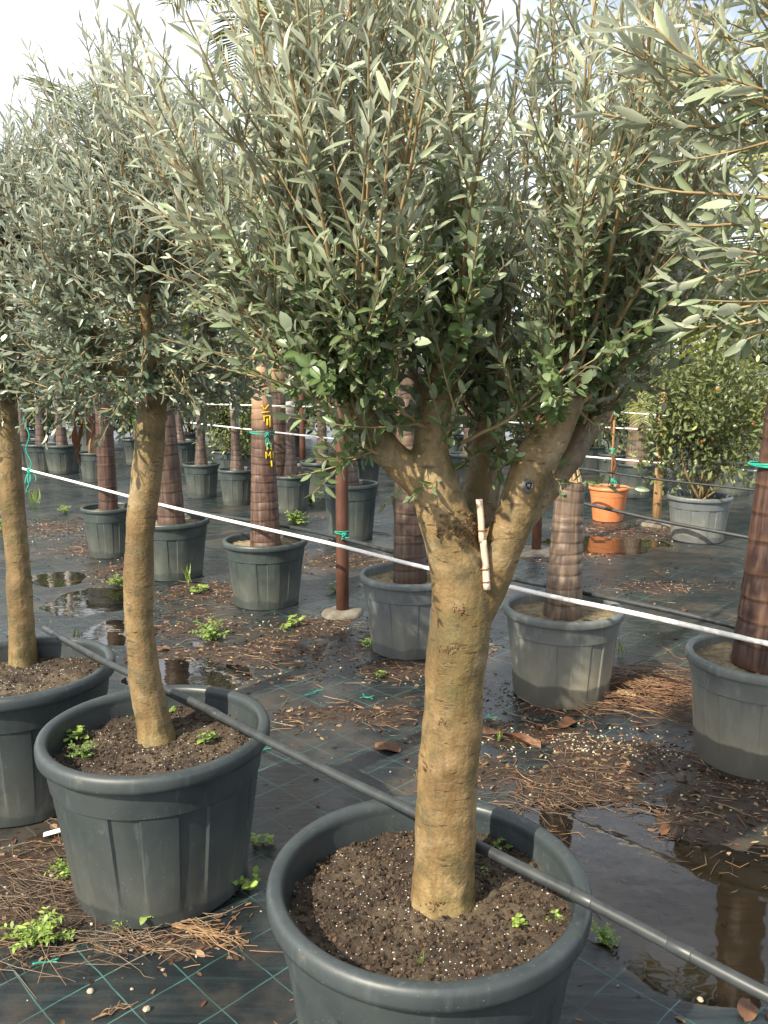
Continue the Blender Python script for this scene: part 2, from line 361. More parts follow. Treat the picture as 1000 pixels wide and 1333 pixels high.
def lathe(mb, prof, n=48, rfun=None, col=None, close_bottom=False):
    V = []; th = np.linspace(0, 2 * math.pi, n, endpoint=False)
    for r, z in prof: V.append(np.stack([r * np.cos(th), r * np.sin(th), np.full(n, z)], 1))
    Fc = []
    for i in range(len(prof) - 1):
        for j in range(n):
            k = (j + 1) % n; Fc.append((i * n + j, i * n + k, (i + 1) * n + k, (i + 1) * n + j))
    if close_bottom: Fc.append(tuple(range(n - 1, -1, -1)))
    mb.add(np.concatenate(V), Fc, col)

# ------------------------------------------------------------------ leaves in bulk
def leaf_unit(st=3, curl=0.12, fold=0.25, shape=((0.2, 0.72), (0.5, 1.0), (0.8, 0.66))):
    """leaf along +X, length 1, half width 0.5, normal +Z; returns verts, faces, rib mask"""
    sh = shape if st == 3 else ((0.33, 0.9), (0.72, 0.85))
    V = [(0, 0, 0)]; rib = [1.0]
    for x, w in sh:
        zc = -curl * x * x
        V += [(x, 0.5 * w, zc + fold * 0.5 * w * 0.35), (x, 0, zc), (x, -0.5 * w, zc + fold * 0.5 * w * 0.35)]; rib += [0, 1.0, 0]
    V.append((1.0, 0, -curl)); rib.append(0.6); n = len(sh); Fc = [(0, 2, 1), (0, 3, 2)]
    for i in range(n - 1):
        a = 1 + 3 * i; b = a + 3; Fc += [(a, a + 1, b + 1, b), (a + 1, a + 2, b + 2, b + 1)]
    a = 1 + 3 * (n - 1); t = len(V) - 1; Fc += [(a, a + 1, t), (a + 1, a + 2, t)]
    return np.array(V, float), Fc, np.array(rib)
def leaves_mesh(name, mat, pos, D, N, ln, wd, rnd, young, st=3, curl=0.12, off=None):
    U, Fc, rib = leaf_unit(st, curl); m = len(U); K = len(pos)
    D = D / (np.linalg.norm(D, axis=1)[:, None] + 1e-9); S = np.cross(N, D); S /= np.linalg.norm(S, axis=1)[:, None] + 1e-9
    N = np.cross(D, S)
    cv = (-0.6 + 3.0 * rng.random(K))[:, None, None]
    V = pos[:, None] + U[None, :, 0, None] * (ln[:, None, None] * D[:, None]) + U[None, :, 1, None] * (wd[:, None, None] * S[:, None]) \
        + (U[None, :, 2, None] * cv) * (ln[:, None, None] * N[:, None])
    V = V.reshape(-1, 3)
    if off is not None: V = V - np.asarray(off)
    tri = [f for f in Fc if len(f) == 3]; quad = [f for f in Fc if len(f) == 4]
    base = (np.arange(K) * m)[:, None]
    Tq = (base[:, :, None] + np.array(tri)[None]).reshape(-1); Qq = (base[:, :, None] + np.array(quad)[None]).reshape(-1)
    me = bpy.data.meshes.new(name); me.vertices.add(len(V)); me.vertices.foreach_set('co', V.astype(np.float32).ravel())
    nl = len(Tq) + len(Qq); nt = len(Tq) // 3; nq = len(Qq) // 4
    me.loops.add(nl); me.loops.foreach_set('vertex_index', np.concatenate([Tq, Qq]).astype(np.int32))
    me.polygons.add(nt + nq)
    me.polygons.foreach_set('loop_start', np.concatenate([np.arange(nt) * 3, nt * 3 + np.arange(nq) * 4]).astype(np.int32))
    me.polygons.foreach_set('use_smooth', np.ones(nt + nq, bool))
    me.update(calc_edges=True)
    C = np.ones((K, m, 4), np.float32); C[:, :, 0] = rnd[:, None]; C[:, :, 1] = young[:, None]; C[:, :, 2] = rib[None]
    A = me.color_attributes.new('lc', 'FLOAT_COLOR', 'POINT'); A.data.foreach_set('color', C.ravel())
    me.materials.append(mat); me.validate(); return me
LEAFVAR = {}
def leaf_variant(mat, q):
    key = (mat, q)
    if key not in LEAFVAR:
        y = (q % 4) / 3.0; c = (0.04, 0.14, 0.24)[q // 4]; r = (0.3, 0.55, 0.8)[q // 4]
        U, Fc, rib = leaf_unit(3, c); me = bpy.data.meshes.new('leaf'); me.from_pydata(U.tolist(), [], Fc); me.update()
        me.polygons.foreach_set('use_smooth', [True] * len(me.polygons))
        A = me.color_attributes.new('lc', 'FLOAT_COLOR', 'POINT')
        C = np.ones((len(U), 4), np.float32); C[:, 0] = r; C[:, 1] = y; C[:, 2] = rib; A.data.foreach_set('color', C.ravel())
        me.materials.append(M[mat]); LEAFVAR[key] = me
    return LEAFVAR[key]

# ------------------------------------------------------------------ ground
PUDDLES = [(0.80, 2.26, 0.32, 0.30), (0.60, 2.52, 0.24, 0.15), (1.16, 2.05, 0.26, 0.26), (0.86, 1.92, 0.2, 0.16), (-1.92, 5.15, 0.26, 0.36), (-0.96, 3.95, 0.28, 0.24), (-2.35, 5.85, 0.22, 0.26), (1.95, 7.0, 0.5, 0.35), (-1.55,4.6,.2,.2)]
def gz(x, y):
    z = (fbm(x + 9, y + 4, 2.4, 3) - 0.5) * 0.015
    uu = (x + y) * 0.7071; z = z + (fbm(uu * 3.0, (y - x) * 0.5, 1.3, 8) - 0.5) * 0.006
    far = np.clip((y - 9) / 3, 0, 1); z = z * (1 - far)
    for cx_, cy_, rx, ry in PUDDLES:
        z = z - 0.017 * np.exp(-(((x - cx_) / rx) ** 2 + ((y - cy_) / ry) ** 2))
    return z
xs = np.concatenate([[-900, -300, -100, -40, -20, -12, -8, -6], np.linspace(-5, 4.2, 330), [5, 6.5, 9, 14, 25, 60, 200, 900]])
ys = np.concatenate([[-900, -200, -50, -15, -5, -2, -0.5], np.linspace(0.4, 9.5, 330), [10.5, 12, 14, 18, 25, 40, 80, 200, 900]])
GX, GY = np.meshgrid(xs, ys); GZ = gz(GX, GY)
def grid_mesh(name, GX, GY, GZ, mat):
    h, w = GX.shape; V = np.stack([GX, GY, GZ], -1).reshape(-1, 3)
    i = np.arange(h * w).reshape(h, w); Q = np.stack([i[:-1, :-1], i[:-1, 1:], i[1:, 1:], i[1:, :-1]], -1).reshape(-1, 4)
    me = bpy.data.meshes.new(name); me.from_pydata(V.tolist(), [], Q.tolist()); me.update()
    me.polygons.foreach_set('use_smooth', [True] * len(me.polygons)); me.materials.append(mat); return me
tag(link('ground', grid_mesh('ground', GX, GY, GZ, M['ground'])), 'black woven weed fabric with green grid lines covering the nursery floor', 'ground', kind='structure')

# wet dirt washed over the fabric: a low relief that sinks below the fabric at its ragged edge
DIRT = [(-0.69, 4.22, 0.55, 0.42), (-1.05, 4.75, 0.4, 0.4), (0.05, 4.0, 0.32, 0.2), (-0.35, 4.6, 0.45, 0.3), (-2.35, 6.9, 0.6, 0.5), (-1.85, 6.05, 0.35, 0.4), (-1.2, 5.4, 0.4, 0.35),
        (0.57, 3.22, 0.36, 0.2), (0.92, 3.02, 0.36, 0.22), (1.25, 2.72, 0.35, 0.2), (0.72, 2.78, 0.3, 0.2), (1.25, 3.72, 0.3, 0.25), (0.8, 3.55, 0.42, 0.25), (1.42, 2.95, 0.35, 0.3),
        (-0.86, 2.12, 0.32, 0.26), (-0.55, 1.98, 0.22, 0.12), (-1.05, 2.35, 0.25, 0.2), (2.35, 7.55, 0.7, 0.4), (1.35, 6.6, 0.5, 0.3), (1.9, 5.6, 0.5, 0.18), (-3.0, 7.7, 0.7, 0.5), (-0.3, 6.4, 0.5, 0.3), (-0.1, 3.4, 0.4, 0.16),
        (0.35, 2.95, 0.25, 0.2), (0.55, 2.5, 0.22, 0.16), (0.1, 4.4, 0.5, 0.3), (1.02, 2.52, 0.2, 0.12), (0.70, 2.50, 0.12, 0.09), (1.3, 2.35, 0.15, 0.1)]
def dmask(x, y):
    m = 0
    for a, b, rx, ry in DIRT: m = np.maximum(m, np.exp(-(((x - a) / rx) ** 2 + ((y - b) / ry) ** 2) * 0.9))
    return m
def dz(x, y):
    m = dmask(x, y); n = fbm(x + 3, y + 7, 5.0, 21, 5)
    return gz(x, y) + (m * (0.25 + 1.5 * n) - 0.62) * 0.022
dx = np.linspace(-4, 3.4, 400); dy = np.linspace(1.6, 8.8, 400); DX, DY = np.meshgrid(dx, dy)
tag(link('dirt', grid_mesh('dirt', DX, DY, dz(DX, DY), M['dirt'])), 'thin wet brown dirt washed in patches over the black fabric', 'dirt', kind='structure')
def top(x, y): return np.maximum(gz(x, y), dz(x, y))
# rain puddles lying in the hollows of the fabric
def puddle(x0, x1, y0, y1, label):
    me = bpy.data.meshes.new('puddle'); z = -0.0058
    me.from_pydata([(x0, y0, z), (x1, y0, z), (x1, y1, z), (x0, y1, z)], [], [(0, 1, 2, 3)]); me.update(); me.materials.append(M['water'])
    tag(link('puddle', me), label, 'puddle', kind='structure')
puddle(0.2, 1.9, 1.4, 3.0, 'shallow rain puddle beside the biggest pot')
puddle(-2.7, -0.4, 3.5, 6.3, 'shallow rain puddle behind the twisted olive pot')
puddle(1.3, 2.6, 6.5, 7.5, 'shallow rain puddle in front of the orange pot')

# ------------------------------------------------------------------ pots
def pot_mesh(Rr, H, Rb, soil_z, pm, sm, panels=10, plain=False):
    """body, rim and soil meshes of a thermoformed nursery pot with recessed panels"""
    Rt = Rr * 0.945
    th = []
    for p in range(panels):
        b = 2 * math.pi * p / panels; w = math.pi / panels
        th += [b + w * f for f in (0.02, 0.10, 0.36, 0.64, 0.90, 0.98, 1.06, 1.3, 1.5, 1.7, 1.94)]
    th = np.array(th); n = len(th); ph = (th % (2 * math.pi / panels)) / (math.pi / panels)
    rec = np.where((ph > 0.06) & (ph < 0.94), 1.0, 0.0)
    body = MB(); V = []; st = 0.0 if plain else 0.018 * Rr
    zz = [(0.0, 0), (0.012, 0), (0.07, 0), (0.14, 1), (0.30, 1), (0.48, 1), (0.66, 1), (0.725, 1), (0.735, 0), (0.80, 0), (0.88, 0), (0.935, 0)]
    for f, k in zz:
        r = Rb + (Rt - Rb) * f - (0.02 * Rb if f == 0 else 0)
        if 0.735 <= f: r += 0.012 * Rr
        fade = min(1.0, f * 2.2)
        rr = r - k * rec * st * (0.35 + 0.65 * fade); V.append(np.stack([rr * np.cos(th), rr * np.sin(th), np.full(n, f * H)], 1))
    zi = soil_z - 0.03
    for f in (0.96, (soil_z / H + 0.96) / 2, zi / H):
        r = Rb + (Rt - Rb) * f - 0.012; V.append(np.stack([r * np.cos(th), r * np.sin(th), np.full(n, f * H)], 1))
    Fc = []
    for i in range(len(V) - 1):
        for j in range(n):
            k = (j + 1) % n; Fc.append((i * n + j, i * n + k, (i + 1) * n + k, (i + 1) * n + j))
    Fc.append(tuple(range(n - 1, -1, -1))); body.add(np.concatenate(V), Fc)
    bme = body.mesh('pot_body', pm, smooth=True); bme.set_sharp_from_angle(angle=R(24))
    a = Rr; rim = MB(); t = 0.040 * (Rr / 0.32)
    lathe(rim, [(Rt * 0.985, H * 0.925), (a - 0.25 * t, H - 1.15 * t), (a - 0.04 * t, H - 1.05 * t), (a, H - 0.8 * t), (a, H - 0.35 * t), (a - 0.10 * t, H - 0.08 * t),
                (a - 0.32 * t, H), (a - 0.62 * t, H - 0.02 * t), (a - 0.80 * t, H - 0.16 * t), (a - 0.86 * t, H - 0.5 * t), (Rt * 0.955, H - 1.4 * t)], 72)
    rme = rim.mesh('pot_rim', pm)
    rs = Rb + (Rt - Rb) * (soil_z / H) - 0.008
    nr, na = 26, 72; rr_, aa = np.meshgrid(rs * np.arange(1, nr + 1) / nr, 2 * math.pi * np.arange(na) / na, indexing='ij'); x = (rr_ * np.cos(aa)).ravel(); y = (rr_ * np.sin(aa)).ravel(); k = Rr / 0.32
    z = soil_z + 0.035 * k * (fbm(x + 5, y + 5, 9, 31) - 0.5) + 0.014 * (vnoise(x * 60, y * 60, 5) - 0.5) * k
    V = np.concatenate([[(0, 0, soil_z + 0.005)], np.stack([x, y, z], 1)])
    Fc = [(0, 1 + j, 1 + (j + 1) % na) for j in range(na)]
    for i in range(nr - 1):
        for j in range(na):
            k = (j + 1) % na; Fc.append((1 + i * na + j, 1 + (i + 1) * na + j, 1 + (i + 1) * na + k, 1 + i * na + k))
    so = MB(); so.add(V, Fc); sme = so.mesh('pot_soil', sm)
    return bme, rme, sme
POTS = []      # (x, y, base radius) for the scatter to keep clear of
POTMESH = {}
def pot(x, y, kind, label, rz=0.0, group='nursery pots', cat='plant pot', tilt=None):
    dims = {'big': (0.325, 0.475, 0.245, 0.400, 'pot', 'soil'), 'mid': (0.270, 0.42, 0.205, 0.375, 'pot_far', 'soil_pale'), 'mud': (0.272, 0.42, 0.215, 0.375, 'pot_mud', 'soil_pale'), 'midg': (0.272, 0.42, 0.205, 0.375, 'pot_grey', 'soil_pale'),
            'small': (0.215, 0.40, 0.165, 0.355, 'pot_far', 'soil_pale'), 'terracotta': (0.20, 0.34, 0.145, 0.305, 'terracotta', 'soil_pale'), 'grey': (0.275, 0.40, 0.215, 0.355, 'pot_grey', 'soil'), 'tall': (0.25, 0.50, 0.195, 0.455, 'pot_far', 'soil')}[kind]
    if kind not in POTMESH: POTMESH[kind] = pot_mesh(dims[0], dims[1], dims[2], dims[3], M[dims[4]], M[dims[5]], plain=(kind == 'terracotta'))
    e = empty('plant_pot', (x, y, 0.0), rz); tag(e, label, cat, group)
    b, r, s = POTMESH[kind]; bo = link('body', b, e); link('rim', r, e); so = link('soil', s, e)
    POTS.append((x, y, dims[2])); return e, so, dims

E_ = lambda p: (float(p[0]), float(p[1]))
MAIN = at(557, 1137, 0.475); SECOND = at(203, 944, 0.475); THIRD = at(22, 865, 0.475); RIGHT = np.array([0.86, 0.80, 0.475])
potM, soilM, dM = pot(*E_(MAIN), 'big', 'large charcoal pot of crumbly soil holding the thick forked olive trunk', 0.3)
pot2, soil2, d2 = pot(*E_(SECOND), 'big', 'large charcoal pot with green seedlings by the slender slightly twisted olive trunk', 0.75)
pot3, soil3, d3 = pot(*E_(THIRD), 'big', 'large charcoal pot where the black irrigation pipe ends', 0.2)
pot4, soil4, d4 = pot(*E_(RIGHT), 'big', 'large charcoal pot beside the puddle where the black pipe runs on', 0.5)
PALMS = {'P0': (at(145, 722)[0], at(145, 722)[1]), 'P1': (-1.54, 5.92), 'P2': (-0.76, 5.20), 'P3': (0.14, 4.30), 'P4': (0.82, 3.67), 'P5': (1.435, 3.02)}
pot(*PALMS['P0'], 'small', 'dark green-grey pot with blotchy side behind the slender olive trunk', 0.1)
pot(*PALMS['P1'], 'mid', 'dark pot of soil between the slender olive trunk and the yellow-lettered palm', 0.4)
pot(*PALMS['P2'], 'mid', 'dark ribbed pot under the palm with yellow lettering', 0.2)
pot(*PALMS['P3'], 'midg', 'grey ribbed pot between the rusty post and the forked olive trunk', 0.45)
pot(*PALMS['P4'], 'mud', 'mud-stained grey pot with a tide line beside the heap of straw', 0.0)
pot(*PALMS['P5'], 'mud', 'mud-stained grey pot with a pale stone at its foot', 0.9)

O8 = np.array([(1, 0, 0), (-1, 0, 0), (0, 1, 0), (0, -1, 0), (0, 0, 1), (0, 0, -1)], float)
F8 = np.array([(0, 2, 4), (2, 1, 4), (1, 3, 4), (3, 0, 4), (2, 0, 5), (1, 2, 5), (3, 1, 5), (0, 3, 5)])
def grains_mesh(name, pos, size, col, mat):
    n = len(pos); J = rng.uniform(0.55, 1.4, (n, 6, 1)); A = rng.normal(0, 1, (n, 3, 3)); Q = np.linalg.qr(A)[0]
    V = (O8[None] * J * size[:, None, None]) @ Q * np.array([1, 1, 0.7]) + pos[:, None]
    Fc = (np.arange(n)[:, None, None] * 6 + F8[None]).reshape(-1, 3)
    me = bpy.data.meshes.new(name); me.from_pydata(V.reshape(-1, 3).tolist(), [], Fc.tolist()); me.update()
    C = np.ones((n, 6, 4), np.float32); C[:, :, :3] = col[:, None]
    me.color_attributes.new('lc', 'FLOAT_COLOR', 'POINT').data.foreach_set('color', C.ravel()); me.materials.append(mat); return me
def hill(obj_soil, cx_, cy_, n, rmax, z0=0.400, white=0.5):
    """perlite grains and crumbs lying on the soil of one pot (locations in the pot's own frame)"""
    r = np.sqrt(rng.random(n)) * rmax; a = rng.random(n) * 6.283; x, y = r * np.cos(a), r * np.sin(a)
    z = z0 + 0.035 * (fbm(x + 5, y + 5, 9, 31) - 0.5) + 0.014 * (vnoise(x * 60, y * 60, 5) - 0.5)
    w = rng.random(n) < white * np.clip(2.2 * fbm(x + 2, y + 8, 7, 63) - 0.4, 0.1, 1.6)
    s = np.where(w, rng.uniform(0.0008, 0.0026, n), 0.0012 + 0.0060 * rng.random(n) ** 3)
    c = np.where(w[:, None], np.array((0.60, 0.56, 0.48)) * rng.uniform(0.45, 1.1, (n, 1)), np.array((0.042, 0.028, 0.018)) * rng.uniform(0.3, 2.2, (n, 1)))
    o = link('soil_grains', grains_mesh('soil_grains', np.stack([x, y, z + s * 0.3], 1), s, c, M['perlite']), obj_soil); o['kind'] = 'stuff'
hill(soilM, 0, 0, 7000, 0.285, white=0.13)
hill(soil2, 0, 0, 4200, 0.285, white=0.18)
hill(soil3, 0, 0, 2500, 0.285, white=0.35)

# ------------------------------------------------------------------ olive trees
def remesh(mb, mat, name, voxel=0.006, smooth=6, disp=None):
    tmp = link('tmp', mb.mesh('tmp', mat)); m = tmp.modifiers.new('r', 'REMESH'); m.mode = 'VOXEL'; m.voxel_size = voxel; m.use_smooth_shade = True
    s = tmp.modifiers.new('s', 'SMOOTH'); s.factor = 0.5; s.iterations = smooth
    dg = bpy.context.evaluated_depsgraph_get(); me = bpy.data.meshes.new_from_object(tmp.evaluated_get(dg)); bpy.data.objects.remove(tmp)
    me.name = name; n = len(me.vertices); V = np.empty(n * 3, np.float32); me.vertices.foreach_get('co', V); V = V.reshape(-1, 3)
    if disp is not None:
        Nn = np.empty(n * 3, np.float32); me.vertex_normals.foreach_get('vector', Nn); Nn = Nn.reshape(-1, 3)
        V = V + Nn * disp(V)[:, None]; me.vertices.foreach_set('co', V.astype(np.float32).ravel())
    me.materials.clear(); me.materials.append(mat)
    me.polygons.foreach_set('use_smooth', [True] * len(me.polygons)); me.update(); return me
def bark_disp(amp=1.0):
    def f(V):
        an = np.arctan2(V[:, 1], V[:, 0]) ; a = fbm(V[:, 0] * 1.0 + V[:, 1] * 0.6 + 7, V[:, 2] * 1.0 + 3, 9, 41, 4) - 0.5
        b = fbm((V[:, 0] + 0.8 * V[:, 1]) * 1.0 + 3, V[:, 2] * 1.6, 16, 55, 3) - 0.5
        c = fbm((V[:, 0] - 0.7 * V[:, 1]) * 1.3 + 5, V[:, 2] * 0.45 + 2, 11, 91, 3) - 0.5
        return (0.013 * a + 0.0035 * b + 0.011 * c) * amp
    return f
def tube_px(mb, pts, n=18, seg=26):
    """pts: (pixel x, pixel y, pixel width, distance Y)"""
    P = []
    for x, y, w, Y in pts:
        p = atY(x, y, Y); P.append((*p, 0.5 * w * depth(p) / F))
    P = np.array(P); S = spline(P, seg); tube(mb, S[:, :3], S[:, 3], n); return S

def norm(v): return v / (np.linalg.norm(v, axis=-1, keepdims=True) + 1e-9)
def shoots(origins, targets, side=6, slen=(0.10, 0.26), seed=1, leaf=(0.042, 0.060), wid=0.185, pitch=0.021, bow=0.12, r0=0.0045, zyoung=(1.5, 2.1), side_leaf=0.9, up=0.25, first=0.22):
    """long shoots from limb points to crown points, with side shoots and pairs of leaves"""
    rg = np.random.default_rng(seed); tw = MB(); LP, LD, LN, LL, LW, LY = [], [], [], [], [], []
    def dress(P, first, scale):
        L = np.linalg.norm(np.diff(P, axis=0), axis=1).sum(); m = max(2, int(L * (1 - first) / pitch))
        t = np.linspace(first, 1.0, m); idx = t * (len(P) - 1); i0 = np.clip(idx.astype(int), 0, len(P) - 2); fr = (idx - i0)[:, None]
        Q = P[i0] * (1 - fr) + P[i0 + 1] * fr; T = norm(P[i0 + 1] - P[i0])
        ph = rg.random() * 6.28 + np.arange(m) * (math.pi / 2) + rg.normal(0, 0.35, m)
        a = np.where(np.abs(T[:, 2:3]) < 0.9, np.array([[0, 0, 1.0]]), np.array([[1.0, 0, 0]])); U = norm(np.cross(T, a)); W = np.cross(T, U)
        for s in (0, math.pi):
            keep = rg.random(m) < 0.93
            S = np.cos(ph + s)[:, None] * U + np.sin(ph + s)[:, None] * W
            op = np.radians(52 - 26 * t ** 2 + rg.normal(0, 11, m))[:, None]
            D = T * np.cos(op) + S * np.sin(op); D = norm(D + rg.normal(0, 0.16, (m, 3)) + np.array([0, 0, -0.03]))
            N = norm(T * np.sin(op) - S * np.cos(op) + rg.normal(0, 0.30, (m, 3)))
            sz = rg.uniform(leaf[0], leaf[1], m) * scale * (1 - 0.45 * np.clip((t - 0.8) / 0.2, 0, 1) * rg.random(m))
            yz = np.clip((Q[:, 2] - zyoung[0]) / (zyoung[1] - zyoung[0]), 0, 1)  # leaves pale with height: silvery new growth plus glare put into the colour
            y = np.clip(0.75 * yz + 0.35 * (t - 0.4) + rg.normal(0, 0.15, m), 0, 1)
            w = sz * (wid + 0.15 * (1 - yz) * rg.random(m)) * rg.uniform(0.85, 1.15, m)
            LP.append(Q[keep]); LD.append(D[keep]); LN.append(N[keep]); LL.append((sz * (0.72 + 0.30 * yz))[keep]); LW.append(w[keep]); LY.append(y[keep])
    for o, tg in zip(origins, targets):
        L = np.linalg.norm(tg - o); out = np.array([tg[0] - o[0], tg[1] - o[1], 0.0])
        c = o * 0.5 + tg * 0.5 + out * bow * rg.uniform(-0.3, 1.4) - np.array([0, 0, 0.10 * L]) + rg.normal(0, 0.03 * L, 3)
        t = np.linspace(0, 1, 12)[:, None]; P = o * (1 - t) ** 2 + 2 * c * t * (1 - t) + tg * t ** 2
        P = P + np.cumsum(rg.normal(0, 0.0022, (12, 3)), 0)
        tube(tw, P, np.linspace(r0, 0.0011, 12) * (0.7 + 0.5 * min(1, L / 0.6)), 5, False)
        dress(P, first, 1.0)
        for q in range(int(side * min(1.2, L / 0.6) + rg.random())):
            tt = rg.uniform(0.15, 0.88); ix = int(tt * 11); T = norm(P[min(ix + 1, 11)] - P[ix - 1 if ix else 0]); S = norm(np.cross(T, rg.normal(0, 1, 3)))
            D = norm(T * 0.75 + S * rg.uniform(0.45, 0.95) + np.array([0, 0, up])); l = rg.uniform(*slen) * (1.1 - 0.5 * tt)
            s = np.linspace(0, 1, 6)[:, None]; Q = P[ix] + D * l * s + (T * 0.3 + np.array([0, 0, 0.25])) * l * s ** 2 * 0.5
            tube(tw, Q, np.linspace(r0 * 0.5, 0.0008, 6), 4, False); dress(Q, 0.06, side_leaf)
    c = lambda a: np.concatenate(a)
    return tw, c(LP), c(LD), c(LN), c(LL), c(LW), c(LY)

def olive_tree(name, label, trunk_me, base, sh, mat, single=300, group='potted olive trees', keep=None):
    e = empty('olive_tree', base); tag(e, label, 'olive tree', group)
    b = np.array(base, float)
    tr = link('trunk', trunk_me, e)
    tw, LP, LD, LN, LL, LW, LY = sh
    if keep is not None:
        k = keep(LP); LP, LD, LN, LL, LW, LY = LP[k], LD[k], LN[k], LL[k], LW[k], LY[k]
    x, y, dep = proj(LP + LD * LL[:, None] * 0.5)
    inf = (x > 5) & (x < 995) & (y > 5) & (y < 1325) & (dep > 0.2)
    view = norm(np.array([0, 0, CH]) - LP); vis = np.abs(np.sum(view * norm(LN), 1)) + 0.15
    area = LL * LW * vis / np.maximum(dep, 0.2) ** 2
    cell = {}
    for i in np.nonzero(inf)[0]:
        c = (int(x[i] // 15), int(y[i] // 15))
        if c not in cell or dep[i] < dep[cell[c]]: cell[c] = i
    cand = sorted(cell.values(), key=lambda i: -area[i])[:single]
    sel = np.zeros(len(LP), bool); sel[cand] = True
    rest = ~sel; rnd = rng.random(len(LP))
    cr_ = link('crown', leaves_mesh('crown', M[mat], LP[rest], LD[rest], LN[rest], LL[rest], LW[rest], rnd[rest], LY[rest], 3, off=b), e)
    cr_['kind'] = 'stuff'
    t = link('twigs', tw.mesh('twigs', M['twig'], off=b), e); t['kind'] = 'stuff'
    for i in cand:
        D = norm(LD[i]); S = norm(np.cross(LN[i], D)); N = np.cross(D, S)
        me = leaf_variant(mat, int(round(LY[i] * 3)) + 4 * (i % 3))
        o = bpy.data.objects.new('leaf', me); COL.objects.link(o); o.parent = cr_
        m = Matrix.Identity(4)
        for r in range(3):
            m[r][0] = D[r] * LL[i]; m[r][1] = S[r] * LW[i]; m[r][2] = N[r] * LL[i]; m[r][3] = LP[i][r] - b[r]
        o.matrix_local = m
    return e, tr, cr_
def ball_targets(n, c, r, rg, zmin=-0.35, hollow=0.55):
    v = norm(rg.normal(0, 1, (n * 4, 3))); v = v[v[:, 2] > zmin][:n]; s = (hollow + (1 - hollow) * rg.random((len(v), 1)) ** 0.6)
    return np.array(c) + v * s * np.array(r)

# --- the thick forked olive
Y0 = float(at(575, 1192, 0.40)[1]) + 0.062
mb = MB()
tube_px(mb, [(575, 1212, 96, Y0), (576, 1175, 87, Y0), (578, 1120, 80, Y0), (581, 1050, 79, Y0), (588, 950, 79, Y0), (595, 860, 80, Y0), (601, 800, 80, Y0), (601, 750, 80, Y0), (588, 702, 72, Y0 - .01), (575, 655, 66, Y0 - .02), (565, 612, 58, Y0 - .02), (562, 575, 48, Y0 - .01), (570, 530, 42, Y0), (580, 485, 38, Y0 + .01), (586, 455, 30, Y0 + .02)], 22, 70)
LA = tube_px(mb, [(576, 672, 46, Y0), (546, 625, 44, Y0 - .02), (506, 590, 42, Y0 - .03), (472, 551, 41, Y0 - .04), (455, 512, 38, Y0 - .03), (447, 480, 32, Y0 - .02)], 16, 26)
LB = tube_px(mb, [(612, 815, 46, Y0), (634, 765, 54, Y0), (655, 708, 56, Y0 - .01), (676, 655, 57, Y0 - .02), (694, 608, 56, Y0 - .02), (716, 570, 50, Y0 - .01), (733, 535, 46, Y0), (746, 500, 42, Y0 + .01), (754, 478, 32, Y0 + .02)], 18, 40)
LC = tube_px(mb, [(655, 700, 46, Y0 + .06), (692, 655, 48, Y0 + .12), (726, 608, 44, Y0 + .18), (755, 570, 40, Y0 + .23), (778, 540, 34, Y0 + .26), (796, 512, 24, Y0 + .28)], 16, 28)
LD_ = tube_px(mb, [(602, 715, 50, Y0 + .06), (625, 650, 52, Y0 + .10), (632, 600, 46, Y0 + .15), (640, 545, 38, Y0 + .18), (648, 500, 28, Y0 + .20)], 14, 24)
def disp_main(V):
    d = bark_disp(1.0)(V)
    k = np.array(atY(605, 685, Y0 - 0.06)); q = np.linalg.norm(V - k, axis=1); d = d + 0.006 * np.exp(-(q / 0.035) ** 2)
    k = np.array(atY(687, 633, Y0 - 0.06)); q = np.linalg.norm(V - k, axis=1); d = d + 0.006 * np.exp(-(q / 0.028) ** 2)
    for (x, y) in ((597, 793), (585, 1000), (570, 870), (560, 1010), (600, 1165)):   # old bud scars
        k = np.array(atY(x, y, Y0 - 0.06)); q = np.linalg.norm(V - k, axis=1); d = d + 0.0045 * np.exp(-(q / 0.014) ** 2)
    flare = np.clip((0.47 - V[:, 2]) / 0.08, 0, 1); d = d + flare * 0.012 * (fbm(np.arctan2(V[:, 1] - Y0, V[:, 0] - 0.1) * 1.6 + 9, V[:, 2] * 0 + 2, 1.0, 77, 2) - 0.3)
    return d
me = remesh(mb, M['bark'], 'olive_trunk', 0.005, 5, disp_main)
baseM = atY(575, 1180, Y0); baseM[2] = 0.395
for v in me.vertices: v.co -= Vector(baseM)
rg = np.random.default_rng(5)
limb_pts = [LA[14:], LB[26:], LC[14:], LD_[12:]]
S0 = np.array([[*atY(x, y, Y0)] for x, y in ((563, 590), (567, 545), (575, 510), (583, 475), (586, 455))]); limb_pts.append(S0)
org, tgt = [], []
Cc = np.array([0.13, 1.55, 1.98]); Rr_ = np.array([0.58, 0.50, 0.56])
tg = ball_targets(122, Cc, Rr_, rg, -0.62, 0.62)
for t in tg:
    pts = np.concatenate([p[-9:, :3] for p in limb_pts]); w = np.linalg.norm((pts - t)[:, :2] * 1.0, axis=1) + rg.random(len(pts)) * 0.25
    org.append(pts[np.argmin(w)]); tgt.append(t)
